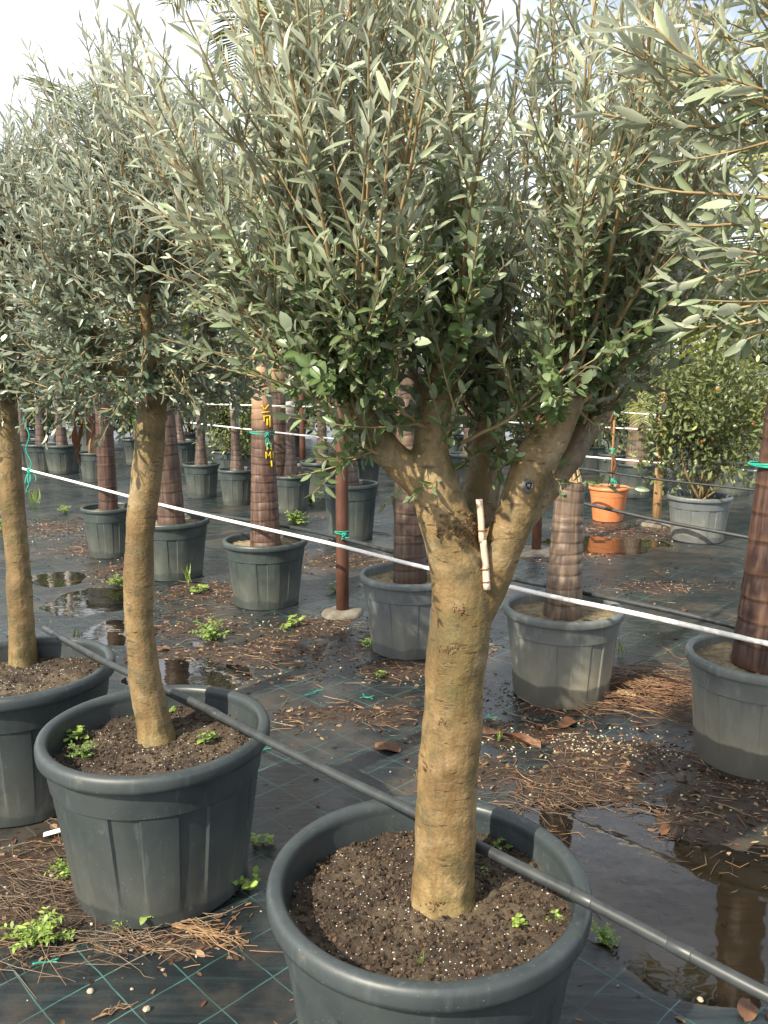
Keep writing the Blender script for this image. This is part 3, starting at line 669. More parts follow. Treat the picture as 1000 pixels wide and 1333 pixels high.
# low leafy suckers round the fork and along the limbs
for x, y, Y, tx, ty, tY in ((575, 585, Y0 - .05, 600, 520, Y0 - .18), (500, 590, Y0 - .05, 385, 475, Y0 - .2), (495, 590, Y0 - .04, 430, 600, Y0 - .12), (560, 560, Y0 - .05, 480, 470, Y0 - .2), (600, 580, Y0 + .0, 770, 440, Y0 - .22), (640, 600, Y0 + .1, 655, 540, Y0 - .02), (690, 560, Y0, 640, 480, Y0 - .1),
                            (735, 520, Y0 - .03, 700, 430, Y0 - .2), (752, 490, Y0 - .03, 800, 420, Y0 - .15), (790, 530, Y0 + .15, 830, 470, Y0 + .05), (710, 600, Y0, 735, 640, Y0 - .10), (640, 560, Y0 + .1, 680, 500, Y0), (585, 480, Y0 - .03, 560, 400, Y0 - .2), (455, 500, Y0 - .04, 300, 405, Y0 - .15), (465, 515, Y0 - .04, 275, 460, Y0 - .12), (480, 560, Y0, 430, 545, Y0 - .15), (745, 520, Y0, 775, 560, Y0 - .03), (795, 535, Y0 + .15, 850, 500, Y0 + .15), (650, 560, Y0 + .1, 640, 628, Y0 - .04)):
    org.append(atY(x, y, Y)); tgt.append(atY(tx, ty, tY))
# short leafy growth filling the lower crown
orgL, tgtL = [], []
lowt = np.concatenate([ball_targets(110, (0.13, 1.55, 1.60), (0.46, 0.40, 0.26), rg, -0.6, 0.25), ball_targets(56, (0.13, 1.68, 1.43), (0.38, 0.26, 0.14), rg, -1, 0.2)])
for t in lowt:
    pts = np.concatenate([p[-9:, :3] for p in limb_pts]); orgL.append(pts[np.argmin(np.linalg.norm(pts - t, axis=1) + rg.random(len(pts)) * 0.1)]); tgtL.append(t)
shL = shoots(orgL, tgtL, side=5, slen=(0.05, 0.12), seed=23, leaf=(0.034, 0.048), wid=0.30, pitch=0.017, zyoung=(1.75, 2.3), r0=0.0032, first=0.1)
shM = shoots(org, tgt, side=7, pitch=0.0195, seed=21, leaf=(0.034, 0.056), zyoung=(1.42, 1.82))
shM[0].v += shL[0].v; shM[0].f += [tuple(i + shM[0].n for i in f) for f in shL[0].f]; shM[0].c += shL[0].c
shM = (shM[0],) + tuple(np.concatenate([a, b]) for a, b in zip(shM[1:], shL[1:]))
treeM, trM, crM = olive_tree('olive', 'thick olive tree forking low above its trunk, a pale stick wired in the fork', me, baseM, shM, 'leaf', 300)
# round grey pruning scar with its swollen lip on the right limb
_o = Vector((0, 0, CH)) - Vector(baseM); _h = trM.ray_cast(_o, Vector(ray(688, 632)).normalized()) if not bpy.context.view_layer.update() else None
sc = np.array(_h[1]) + baseM if _h and _h[0] else np.array(atY(688, 632, Y0 - 0.064)); vn = norm(np.array([0.15, -1, 0.1])); T1 = norm(np.cross(vn, [0, 0, 1.0])); T2 = np.cross(T1, vn)
mb = MB(); an = np.linspace(0, 2 * math.pi, 20, endpoint=False)
V = [sc - baseM + vn * 0.003]
for rr, h in ((0.006, 0.0030), (0.010, 0.0022), (0.0125, 0.0005), (0.0135, -0.012)):
    for a in an: V.append(sc - baseM + (T1 * math.cos(a) * 0.92 + T2 * math.sin(a) * 1.08) * rr * (1 + 0.10 * math.sin(3 * a) + 0.07 * math.sin(5 * a + 1) + random.uniform(-.05, .05)) + vn * (h + random.uniform(-.0012, .0012)))
Fc = [(0, 1 + j, 1 + (j + 1) % 20) for j in range(20)] + [(1 + i * 20 + j, 1 + i * 20 + (j + 1) % 20, 21 + i * 20 + (j + 1) % 20, 21 + i * 20 + j) for i in range(3) for j in range(20)]
mb.add(V, Fc); link('pruning_scar', mb.mesh('pruning_scar', M['scar']), trM)
# rough scabby patch of bark on the left limb
mb = MB(); c0 = np.array(atY(602, 690, Y0 - 0.068)) - baseM
deps = bpy.context.evaluated_depsgraph_get()
def surf(p_from_cam_px, me_obj):
    o = Vector((0, 0, CH)) - Vector(baseM); d = Vector(ray(*p_from_cam_px)).normalized()
    ok, loc, nrm_, _ = me_obj.ray_cast(o, d); return (np.array(loc), np.array(nrm_)) if ok else (None, None)
bpy.context.view_layer.update()
for k in range(170):
    gx = random.gauss(0, 1); gy = random.gauss(0, 1)
    px = 604 + gx * 15 - gy * 4; py = 688 + gy * 9 + gx * 4
    p, nn = surf((px, py), trM)
    if p is None: continue
    s = random.uniform(0.0018, 0.0048); t1 = norm(np.cross(nn, rng.normal(0, 1, 3))); t2 = np.cross(nn, t1)
    q = p + nn * random.uniform(0.0, 0.002)
    mb.add([q - t1 * s - t2 * s * 0.5, q + t1 * s - t2 * s * 0.4 + nn * 0.003, q + t1 * s * 0.8 + t2 * s * 0.5 + nn * 0.004, q - t1 * s + t2 * s * 0.4, q + nn * (-0.004)], [(0, 1, 2, 3), (1, 0, 4), (2, 1, 4), (3, 2, 4), (0, 3, 4)])
link('bark_scab', mb.mesh('bark_scab', M['scab'], smooth=False), trM)['kind'] = 'stuff'
for px, py, sx, sy, cnt in ((600, 793, 5, 3, 14), (585, 843, 8, 4, 16), (550, 1000, 5, 3, 10), (640, 772, 4, 3, 10), (575, 940, 4, 3, 8), (566, 1178, 8, 4, 12)):
    mb = MB()
    for k in range(cnt):
        p, nn = surf((px + random.gauss(0, sx), py + random.gauss(0, sy)), trM)
        if p is None: continue
        s = random.uniform(0.0015, 0.0042); t1 = norm(np.cross(nn, rng.normal(0, 1, 3))); t2 = np.cross(nn, t1); q = p + nn * 0.0005
        mb.add([q - t1 * s - t2 * s * 0.5, q + t1 * s - t2 * s * 0.4 + nn * 0.002, q + t1 * s * 0.8 + t2 * s * 0.5 + nn * 0.003, q - t1 * s + t2 * s * 0.4, q + nn * (-0.003)], [(0, 1, 2, 3), (1, 0, 4), (2, 1, 4), (3, 2, 4), (0, 3, 4)])
    link('bud_scar', mb.mesh('bud_scar', M['scab'], smooth=False), trM)['kind'] = 'stuff'

# pale broken stick wired into the fork
st = empty('broken_stick', (0, 0, 0))
pA, nA = surf((633, 762), trM); pB, nB = surf((629, 700), trM); 
qa = pA + baseM + np.array([0, -0.008, 0]); qb = pB + baseM + np.array([0, -0.010, 0])
qc = np.array(atY(625, 650, qb[1] - 0.004)); Ym = min(qa[1], qb[1]); 
P1 = np.array(atY(634, 767, qa[1])); P2 = np.array(atY(629, 703, min(qa[1], qb[1]))); P3 = np.array(atY(624, 650, min(qa[1], qb[1])))
st.location = Vector(P1)
mb = MB(); tube(mb, spline(np.array([P1, (P1 + P2) / 2 + [0.001, 0, 0], P2]), 10) - P1, np.linspace(0.0072, 0.0066, 10), 9); lo = link('lower_piece', mb.mesh('lower_piece', M['stick']), st)
mb = MB(); tube(mb, spline(np.array([P2 + [-0.002, 0, -0.004], (P2 + P3) / 2, P3]), 10) - P1, np.linspace(0.0062, 0.0064, 10), 9); link('upper_piece', mb.mesh('upper_piece', M['stick']), st)
for f in (0.12, 0.38, 0.88):
    c = P1 + (P2 - P1) * f if f < 0.8 else P2 + (P3 - P2) * 0.2
    mb = MB(); a = np.linspace(0, 2 * math.pi * 1.5, 24)
    tube(mb, np.stack([0.0082 * np.cos(a), 0.0082 * np.sin(a), a * 0.0009], 1) + c - P1, 0.0013, 5); link('wire', mb.mesh('wire', M['wire']), st)
tag(st, 'pale broken stick wired into the fork of the thick olive', 'stick')

# --- the slender slightly twisted olive
def slender(pts, base_px_Y, label, crown_c, crown_r, seed, n, single, mat, limbs, **kw):
    mb = MB(); S = tube_px(mb, pts, 14, 46); L = [tube_px(mb, l, 10, 14) for l in limbs]
    me = remesh(mb, M['bark'], 'olive_trunk', 0.0055, 5, bark_disp(0.8))
    b = np.array(S[0, :3]); b[2] = 0.395
    V = np.empty(len(me.vertices) * 3, np.float32); me.vertices.foreach_get('co', V); V = V.reshape(-1, 3) - b.astype(np.float32); me.vertices.foreach_set('co', V.ravel()); me.update()
    rg = np.random.default_rng(seed); tg = np.concatenate([ball_targets(n, crown_c, crown_r, rg, -0.75, 0.5), ball_targets(int(n * 0.62), np.array(crown_c) * [1, 1, 0] + [0, 0, 1.47], np.array(crown_r) * [1.0, 0.98, 0] + [0, 0, 0.17], rg, -1.0, 0.5)])
    pts_ = np.concatenate([l[-9:, :3] for l in L] + [S[-4:, :3]])
    org = [pts_[np.argmin(np.linalg.norm(pts_ - t, axis=1) + rg.random(len(pts_)) * 0.15)] for t in tg]
    sh = shoots(org, list(tg), seed=seed + 3, **kw)
    return olive_tree('olive', label, me, b, sh, mat, single)
Y2 = float(at(205, 970, 0.40)[1]) + 0.05
slender([(208, 982, 58, Y2), (202, 946, 49, Y2), (190, 890, 42, Y2), (183, 830, 38, Y2), (180, 770, 37, Y2), (182, 710, 38, Y2), (187, 650, 38, Y2), (193, 595, 38, Y2), (198, 550, 38, Y2), (200, 510, 34, Y2), (201, 470, 22, Y2)], Y2,
        'slender slightly twisted olive tree with a dense rounded crown', (-0.66, Y2, 1.90), (0.37, 0.37, 0.50), 40, 185, 200, 'leaf_dark',
        [[(198, 530, 24, Y2), (172, 495, 22, Y2 - .03), (140, 470, 22, Y2 - .06), (125, 420, 14, Y2 - .06)], [(200, 530, 24, Y2), (232, 490, 22, Y2 + .02), (262, 455, 22, Y2 + .02), (270, 400, 14, Y2)], [(199, 530, 32, Y2), (205, 470, 26, Y2 + .1), (200, 410, 20, Y2 + .15), (200, 340, 14, Y2 + .15)], [(199, 530, 30, Y2), (195, 480, 24, Y2 - .12), (190, 430, 16, Y2 - .16), (190, 380, 12, Y2 - .18)]],
        side=6, leaf=(0.036, 0.056), pitch=0.0195, first=0.06, r0=0.0036, zyoung=(1.45, 2.05), slen=(0.08, 0.20))
Y3 = float(at(30, 868, 0.40)[1]) + 0.045
slender([(30, 886, 40, Y3), (30, 850, 34, Y3), (27, 790, 32, Y3), (23, 730, 31, Y3), (18, 670, 31, Y3), (12, 610, 32, Y3), (6, 550, 34, Y3), (2, 510, 34, Y3)], Y3,
        'slender pale olive tree with a knob low on its trunk', (-1.33, Y3, 1.96), (0.46, 0.40, 0.56), 60, 175, 120, 'leaf_dark',
        [[(6, 525, 20, Y3), (-20, 490, 18, Y3 - .03), (-50, 465, 18, Y3 - .06), (-60, 420, 12, Y3 - .06)], [(4, 525, 20, Y3), (38, 490, 18, Y3), (70, 460, 18, Y3 + .02), (80, 410, 12, Y3)], [(3, 530, 26, Y3), (5, 470, 22, Y3 + .1), (0, 410, 16, Y3 + .15), (0, 350, 12, Y3 + .15)], [(3, 530, 26, Y3), (0, 480, 20, Y3 - .12), (-5, 430, 14, Y3 - .16)]],
        side=6, leaf=(0.036, 0.056), pitch=0.020, first=0.06, r0=0.0036, zyoung=(1.45, 2.05), slen=(0.08, 0.20))
# --- the olive whose branches reach in from the right
b4 = np.array([0.86, 0.80, 0.39]); mb = MB()
S = spline(np.array([(0.86, 0.80, 0.38, .055), (0.87, 0.80, 0.6, .05), (0.88, 0.81, 0.9, .047), (0.86, 0.82, 1.2, .047), (0.84, 0.83, 1.42, .045)]), 40); tube(mb, S[:, :3], S[:, 3], 14); L4 = []
for q in ([(0.84, .83, 1.38, .036), (0.76, .90, 1.55, .026), (0.70, 0.98, 1.68, .018), (0.64, 1.03, 1.80, .011)], [(0.85, .83, 1.38, .036), (0.93, .86, 1.55, .026), (1.0, 0.9, 1.72, .016)], [(0.85, .83, 1.38, .034), (0.86, .95, 1.55, .026), (0.86, 1.05, 1.74, .016)], [(0.84, .82, 1.38, .034), (0.82, .74, 1.56, .026), (0.84, 0.70, 1.76, .016)]):
    s = spline(np.array(q), 16); tube(mb, s[:, :3], s[:, 3], 10); L4.append(s)
me = remesh(mb, M['bark'], 'olive_trunk', 0.007, 5, bark_disp(0.8))
for v in me.vertices: v.co -= Vector(b4)
rg = np.random.default_rng(90); tg = ball_targets(95, (0.80, 0.98, 1.98), (0.50, 0.42, 0.48), rg, -0.6, 0.55)
pts_ = np.concatenate([l[-9:, :3] for l in L4]); org = [pts_[np.argmin(np.linalg.norm(pts_ - t, axis=1) + rg.random(len(pts_)) * 0.15)] for t in tg]; tg = list(tg)
for (x, y, Y, ) in ((905, 165, 1.10), (800, 60, 1.12), (760, 30, 1.2), (850, 300, 1.12), (825, 215, 1.1), (930, 400, 1.05), (880, 430, 1.08), (950, 330, 1.0), (780, 150, 1.12), (960, 460, 1.1), (890, 90, 1.05), (820, 5, 1.05), (860, 360, 1.1), (985, 430, 1.0)):
    tg.append(atY(x, y, Y)); org.append(L4[0][-1 - (len(tg) % 8), :3])
sh4 = shoots(org, tg, wid=0.175, side=5, seed=95, leaf=(0.042, 0.062), zyoung=(1.3, 1.95), slen=(0.08, 0.2), pitch=0.021)
def far_from_cam(P):
    return (np.linalg.norm(P - np.array([0, 0, CH]), axis=1) > 0.75)
olive_tree('olive', 'olive tree by the puddle, its long-leaved branches reaching over the thick olive', me, b4, sh4, 'leaf', 300, keep=far_from_cam)

# ------------------------------------------------------------------ palms
def palm_trunk(rb, rt, h, ring, mat, bulb=0.0, seed=0, lean=0.0):
    rg = np.random.default_rng(seed); mb = MB(); z = 0.0; n = 22; rows = []
    def rad(z): 
        t = z / h; return rt + (rb - rt) * (1 - t) ** 1.5 + bulb * math.exp(-(z / 0.16) ** 2)
    while z < h:
        d = ring * rg.uniform(0.7, 1.3) * (1 - 0.25 * z / h); e = rad(z)
        rows += [(e * 1.0, z, 0, 0), (e * 1.016, z + 0.006, 0, 1.0), (rad(z + d * .3) * 1.012, z + d * 0.3, 0, 0), (rad(z + d * 0.85) * 0.995, z + d * 0.85, 0, 0), (rad(z + d) * 0.985, z + d - 0.006, 1.0, 0)]
        z += d
    th = np.linspace(0, 2 * math.pi, n, endpoint=False); V = []; C = []
    for r, z, a, b in rows:
        wob = 1 + 0.02 * np.sin(3 * th + z * 5) + 0.012 * rg.normal(0, 1, n); zz = z + 0.006 * np.sin(th + z * 9)
        V.append(np.stack([r * wob * np.cos(th) + lean * z, r * wob * np.sin(th), zz], 1)); C.append(np.tile((a, b * rg.uniform(0.2, 1), 0), (n, 1)))
    Fc = [(i * n + j, i * n + (j + 1) % n, (i + 1) * n + (j + 1) % n, (i + 1) * n + j) for i in range(len(rows) - 1) for j in range(n)]
    Fc.append(tuple((len(rows) - 1) * n + j for j in range(n))); mb.add(np.concatenate(V), Fc, np.concatenate(C))
    return mb.mesh('palm_trunk', mat, attr=True)
def frond_mesh(L, leaflets, ll, seed):
    rg = np.random.default_rng(seed); mb = MB(); s = np.linspace(0, 1, 16)
    P = np.stack([L * (0.85 * s - 0.18 * s ** 2), 0 * s, L * (0.62 * s - 0.78 * s ** 2)], 1); tube(mb, P, np.linspace(0.012, 0.002, 16), 5, True, (0.6, 0.9, 0.4))
    t = np.linspace(0.16, 0.99, leaflets); ix = t * 15; i0 = np.clip(ix.astype(int), 0, 14); f = (ix - i0)[:, None]; Q = P[i0] * (1 - f) + P[i0 + 1] * f; T = norm(P[i0 + 1] - P[i0])
    for sd in (-1, 1):
        for q, tt, a in zip(Q, T, t):
            l = ll * (0.45 + 0.75 * math.sin(math.pi * min(1, 0.2 + 0.75 * a))) * rg.uniform(0.9, 1.1); D = norm(tt * 0.6 + np.array([0, sd, 0.25]) * 0.9 + rg.normal(0, 0.06, 3)); w = 0.010
            N = np.cross(D, tt); N = norm(N); W = norm(np.cross(D, N)); m_ = q + D * l * 0.5 + [0, 0, -0.02 * l]; e = q + D * l + [0, 0, -0.22 * l]
            mb.add([q - W * w * .5, q + W * w * .5, m_ - W * w, m_ + W * w, e], [(0, 1, 3, 2), (2, 3, 4)], (rg.random(), rg.uniform(0.2, 0.9), 0))
    return mb.mesh('frond', M['frond_leaf'], attr=True)
FR = [frond_mesh(1.25, 34, 0.34, 1), frond_mesh(1.0, 30, 0.30, 2)]
def palm(x, y, z0, tm, h, label, nf=7, fi=0, seed=0, group='potted palms', lean=0.0, fscale=1.0):
    e = empty('palm_tree', (x, y, z0)); tag(e, label, 'palm tree', group); e.rotation_euler = (R(1.6 * math.sin(seed * 2.3)), R(1.6 * math.cos(seed * 3.7)), seed * 1.3 if seed != 3 else 0); t = link('trunk', tm, e); rg = random.Random(seed)
    for k in range(nf):
        f = link('frond', FR[(fi + k) % 2], e); f.location = (lean * h, 0, h - 0.03); s = fscale * rg.uniform(0.85, 1.15); f.scale = (s, s, s)
        f.rotation_euler = (0, R(rg.uniform(-38, 18)), k * 6.283 / nf + rg.uniform(-0.3, 0.3))
    return e, t
SZ = 0.372
pm = palm_trunk(0.075, 0.05, 2.55, 0.085, M['palm_red'], seed=1); palm(*PALMS['P0'], SZ, pm, 2.55, 'dark reddish palm trunk seen beside the dried banana leaves', seed=1)
pm = palm_trunk(0.098, 0.055, 2.15, 0.09, M['palm'], seed=2); palm(*PALMS['P1'], SZ, pm, 2.15, 'brown palm trunk just behind the slender twisted olive', seed=2)
pm2 = palm_trunk(0.098, 0.036, 2.1, 0.065, M['palm_pale'], seed=3); eP2, tP2 = palm(*PALMS['P2'], SZ, pm2, 2.1, 'brown palm with yellow lettering and a teal twine ring', seed=3, nf=8)
pm = palm_trunk(0.090, 0.055, 1.9, 0.06, M['palm'], seed=4); palm(*PALMS['P3'], SZ, pm, 1.9, 'brown ringed palm trunk half hidden by the forked olive', seed=4)
pm = palm_trunk(0.088, 0.066, 0.60, 0.062, M['palm_grey'], seed=5); eP4, tP4 = palm(*PALMS['P4'], SZ, pm, 0.60, 'short stout grey-brown palm with a frayed top', nf=0, seed=5)
pm = palm_trunk(0.098, 0.066, 1.55, 0.10, M['palm_red'], seed=6); palm(PALMS['P5'][0] - 0.01, PALMS['P5'][1], SZ, pm, 1.55, 'dark red-brown palm trunk with a teal twine knot', seed=6, nf=8)
tp_me = palm_trunk(0.14, 0.09, 5.0, 0.11, M['palm'], seed=41); palm(-1.12, 8.9, 0.0, tp_me, 5.0, 'tall palm at the back whose fronds hang above the olive crown', nf=12, seed=41, fscale=1.25)
# the frayed top and the green new spear of the short palm
mb = MB()
for k in range(60):
    a = random.random() * 6.283; r = 0.056; h = random.uniform(0.05, 0.13); p0 = np.array([r * math.cos(a), r * math.sin(a), 0.585]); p1 = p0 * [0.5, 0.5, 1] + [0, 0, h]
    tube(mb, np.array([p0, (p0 + p1) / 2 * [1.05, 1.05, 1], p1]), [0.007, 0.006, 0.002], 4, False)
link('frayed_sheath', mb.mesh('frayed_sheath', M['barkpiece']), eP4)
mb = MB(); tube(mb, spline(np.array([(0.0, 0, 0.56, .026), (0.012, 0, 0.75, .02), (0.03, 0, 1.0, .013), (0.05, 0.05, 1.5, .006)]), 20)[:, :3], np.linspace(0.03, 0.006, 20), 8, True, (0.5, 0.8, 0.3)); link('spear_leaf', mb.mesh('spear_leaf', M['frond_leaf'], attr=True), eP4)
for k in range(4):
    f = link('frond', FR[k % 2], eP4); f.location = (0.04, 0.03, 1.35); f.rotation_euler = (0, R(-30 - 8 * k), k * 1.6 + 0.4); f.scale = (0.8, 0.8, 0.8)
# yellow lettering painted down the palm trunk
def ptrunk(sx, z, r):   # point on the camera side of the lettered palm; sx = sideways metres
    d = np.array([PALMS['P2'][0], PALMS['P2'][1], 0]); d = d / np.linalg.norm(d); s = np.array([d[1], -d[0], 0])
    return s * sx - d * math.sqrt(max(1e-6, r * r - sx * sx)) + np.array([0, 0, z])
def strokes(lines, name):
    mb = MB()
    for (a, b, w) in lines:
        n = 6; P = []
        for t in np.linspace(0, 1, n):
            sx = a[0] + (b[0] - a[0]) * t; z = a[1] + (b[1] - a[1]) * t; rt = 0.036 + (0.098 - 0.036) * (1 - z / 2.1) ** 1.5
            P.append(ptrunk(sx, z, rt * 1.05))
        tube(mb, np.array(P), w, 5)
    link(name, mb.mesh(name, M['yellow']), tP2)
def pz(y): return atY(345, y, PALMS['P2'][1] - 0.08)[2] - SZ
X = lambda x: (x - 346.5) / F * 5.2
strokes([((X(352), pz(577)), (X(352), pz(586)), .004), ((X(352), pz(577)), (X(357), pz(577)), .004), ((X(357), pz(577)), (X(357), pz(586)), .004)], 'painted_letter')
strokes([((X(350.5), pz(588)), (X(350.5), pz(597)), .004), ((X(350.5), pz(588)), (X(353.5), pz(594)), .003), ((X(353.5), pz(594)), (X(356), pz(588)), .003), ((X(356), pz(588)), (X(356), pz(597)), .004)], 'painted_letter')
strokes([((X(359), pz(588)), (X(359), pz(597)), .004)], 'painted_letter')
strokes([((X(357), pz(600)), (X(357.5), pz(608)), .005)], 'paint_drip')
strokes([((X(348), pz(542)), (X(356), pz(541)), .004), ((X(349), pz(549)), (X(349), pz(541)), .004), ((X(353), pz(545)), (X(353), pz(554)), .006), ((X(356), pz(541)), (X(356), pz(556)), .007)], 'painted_letter')
strokes([((X(346), pz(527)), (X(350), pz(533)), .004), ((X(350), pz(533)), (X(355), pz(527)), .004), ((X(346), pz(537)), (X(356), pz(536)), .004)], 'painted_letter')

# twine rings and knots
def twine_ring(c, r, label, tail=0.14, turns=2, rr=0.004, side=1):
    e = empty('twine_tie', tuple(c)); tag(e, label, 'twine', 'teal twine ties')
    mb = MB(); a = np.linspace(0, 6.283 * turns, 24 * turns); tube(mb, np.stack([r * np.cos(a), r * np.sin(a), 0.008 * np.sin(a * 0.7) + 0.01 * a / a[-1]], 1), rr, 6); link('loop', mb.mesh('loop', M['twine']), e)
    d = np.array([c[0], c[1], 0]); d /= np.linalg.norm(d); k = -d * (r + rr) + np.array([d[1], -d[0], 0]) * r * 0.35 * side
    mb = MB()
    for q in range(3):
        t = np.linspace(0, 1, 8)[:, None]; end = k + np.array([random.uniform(-.03, .04), random.uniform(-.02, .0), -tail * random.uniform(0.5, 1)])
        P = k * (1 - t) + end * t + np.array([0.02, -0.01, 0.02]) * np.sin(t * 3.1) * random.uniform(-1, 1); tube(mb, P, rr * 0.8, 5)
    a = np.linspace(0, 12, 24); tube(mb, np.stack([k[0] + 0.012 * np.cos(a), k[1] + 0.008 * np.sin(a), 0.012 * np.sin(a * 1.7)], 1), rr, 5); link('knot', mb.mesh('knot', M['twine']), e)
def prad(h, rb, rt, z): return rt + (rb - rt) * (1 - z / h) ** 1.5
z = atY(345, 566, 5.12)[2]; twine_ring((PALMS['P2'][0], PALMS['P2'][1], z), prad(2.1, .098, .036, z - SZ) + 0.008, 'teal twine ring round the palm with yellow lettering', 0.09)
z = atY(985, 612, 2.92)[2]; twine_ring((PALMS['P5'][0] - .01, PALMS['P5'][1], z), prad(1.55, .098, .066, z - SZ) + 0.006, 'teal twine ring round the dark red-brown palm', 0.05, 2, 0.005)

# ------------------------------------------------------------------ further rows: thin white-banded palms
THIN = {'a': palm_trunk(0.062, 0.030, 2.1, 0.075, M['palm_white'], 0.018, 11), 'b': palm_trunk(0.060, 0.026, 1.9, 0.07, M['palm_white'], 0.022, 12), 'c': palm_trunk(0.075, 0.040, 2.2, 0.075, M['palm_white'], 0.01, 13)}
def thin_palm(px, py, zr, k, potkind, plabel, tlabel, seed, tall=True):
    p = at(px, py, zr); pot(float(p[0]), float(p[1]), potkind, plabel, seed * 0.7)
    palm(float(p[0]), float(p[1]), POTZ[potkind], THIN[k], (2.1, 1.9, 2.2)['abc'.index(k)] if tall else 1.9, tlabel, 6, seed % 2, seed, fscale=0.75)
POTZ = {'small': 0.355, 'mid': 0.372, 'tall': 0.45, 'midg': 0.372}
thin_palm(262, 603, 0.40, 'a', 'small', 'dark pot behind the brown palm trunk, beside the conifer', 'thin white-banded palm just behind the brown palm trunk', 1)
thin_palm(309, 610, 0.40, 'b', 'small', 'dark pot in front of the yellow-green conifer', 'thin white-banded palm standing against the yellow-green conifer', 2)
thin_palm(379, 615, 0.42, 'b', 'small', 'dark pot just behind the yellow-lettered palm trunk', 'thin grey palm trunk just behind the yellow-lettered palm', 3)
thin_palm(456, 628, 0.50, 'b', 'tall', 'tall dark pot directly behind the rusty post', 'thin palm behind the rusty post with a dark bulbous base', 4)
thin_palm(540, 640, 0.42, 'c', 'small', 'grey ribbed pot behind the palm half hidden by the forked olive', 'thin palm behind the brown ringed palm and the forked olive', 5)
thin_palm(54, 577, 0.42, 'c', 'mid', 'dark pot in the far group beside the banana plant, the rearmost', 'far stout ringed palm trunk, middle of three near the banana plant', 6)
thin_palm(81, 578, 0.42, 'c', 'mid', 'dark pot in the far group, next to the banana plant', 'far white-ringed palm trunk nearest the banana plant', 7)
thin_palm(32, 572, 0.42, 'c', 'mid', 'dark pot in the far group behind the pale slender olive', 'far ringed palm trunk behind the pale olive with the hanging twine', 8)
for (px, py, lab, tl, s) in ((420, 600, 'far dark pot behind the tall pot and rusty post', 'far thin palm behind the rusty post', 21), (235, 573, 'far dark pot behind the brown palm trunk', 'far thin palm behind the brown palm trunk', 22), (180, 570, 'far dark pot behind the dark reddish palm', 'far thin palm behind the dark reddish palm', 23), (470, 592, 'far dark pot behind the lowest olive limb', 'far thin palm behind the left limb of the thick olive', 24),
                             (345, 572, 'far dark pot behind the conifer', 'far thin palm behind the conifer', 25), (610, 590, 'far dark pot hidden behind the olive fork', 'far thin palm behind the olive fork', 26)):
    p = at(px, py, 0.42); pot(float(p[0]), float(p[1]), 'mid', lab, s); palm(float(p[0]), float(p[1]), 0.372, THIN['abc'[s % 3]], 2.0, tl, 6, 0, s, fscale=0.75)

# ------------------------------------------------------------------ shrubs
def bush(name, base, cc, cr3, n, leaf, wid, mat, label, cat, group=None, stems=5, fruits=0, seed=0, st=2, stem_mat='bark', clump=40):
    rg = np.random.default_rng(seed); e = empty(name, base); tag(e, label, cat, group); b = np.array(base); cc = np.array(cc); cr3 = np.array(cr3)
    v = norm(rg.normal(0, 1, (clump, 3))); cl = cc + v * cr3 * (0.35 + 0.6 * rg.random((clump, 1)))
    k = rg.integers(0, clump, n); pos = cl[k] + rg.normal(0, 1, (n, 3)) * cr3 * 0.17
    D = norm(rg.normal(0, 1, (n, 3)) + norm(pos - cc) * 0.9 + [0, 0, 0.35]); N = norm(rg.normal(0, 0.5, (n, 3)) + [0, 0, 1] + norm(pos - cc) * 0.4)
    ln = rg.uniform(0.7, 1.25, n) * leaf; me = leaves_mesh('crown', M[mat], pos, D, N, ln, ln * wid, rg.random(n), np.clip(rg.random(n) * 0.8 + 0.35 * (np.sum(norm(pos - cc) * np.array(TO_SUN), 1) > 9), 0, 1), st, off=b)
    c = link('crown', me, e); c['kind'] = 'stuff'
    for i in range(stems):
        t = cl[i * clump // stems]; a = b + [rg.normal(0, 0.03), rg.normal(0, 0.03), 0]; mb = MB(); m = (a + t) / 2 + rg.normal(0, 0.05, 3); s = spline(np.array([a, m, t]), 10)
        h = np.linalg.norm(t - a); tube(mb, s - b, np.linspace(0.012, 0.004, 10) * min(3, max(0.8, h * 1.3)), 6); link('stem', mb.mesh('stem', M[stem_mat]), e)
    for i in range(fruits):
        p = cl[rg.integers(0, clump)] + rg.normal(0, 1, 3) * cr3 * 0.15; p[1] -= abs(cr3[1] * 0.25)
        bm = bmesh.new(); bmesh.ops.create_icosphere(bm, subdivisions=1, radius=0.013)
        if i == 0: FRUIT[0] = bpy.data.meshes.new('fruit'); bm.to_mesh(FRUIT[0]); FRUIT[0].materials.append(M['fruit'])
        bm.free(); f = link('fruit', FRUIT[0], e); f.location = p - b
    return e
FRUIT = [None]
SH = at(911, 644, 0.40); pot(float(SH[0]), float(SH[1]), 'grey', 'silvery grey pot holding the fruiting shrub', 0.3)
bush('fruiting_shrub', (SH[0], SH[1], 0.34), (SH[0] + 0.02, SH[1], 1.10), (0.64, 0.5, 0.64), 5500, 0.066, 0.42, 'shrub_leaf', 'bushy yellow-green shrub with small red and orange fruits', 'shrub', stems=8, fruits=12, seed=3, st=2, clump=46)
OR = at(793, 633, 0.34); pot(float(OR[0]), float(OR[1]), 'terracotta', 'orange terracotta-coloured pot in front of the black pipe', 0.3)
e = empty('staked_vine', (OR[0], OR[1], 0.28)); tag(e, 'thin twining vine tied to a stake in the orange pot', 'vine')
mb = MB(); tube(mb, np.array([(0.02, 0, 0), (0.02, 0, 0.5), (0.025, 0, 1.1)]), 0.012, 7); link('stake', mb.mesh('stake', M['wood']), e)
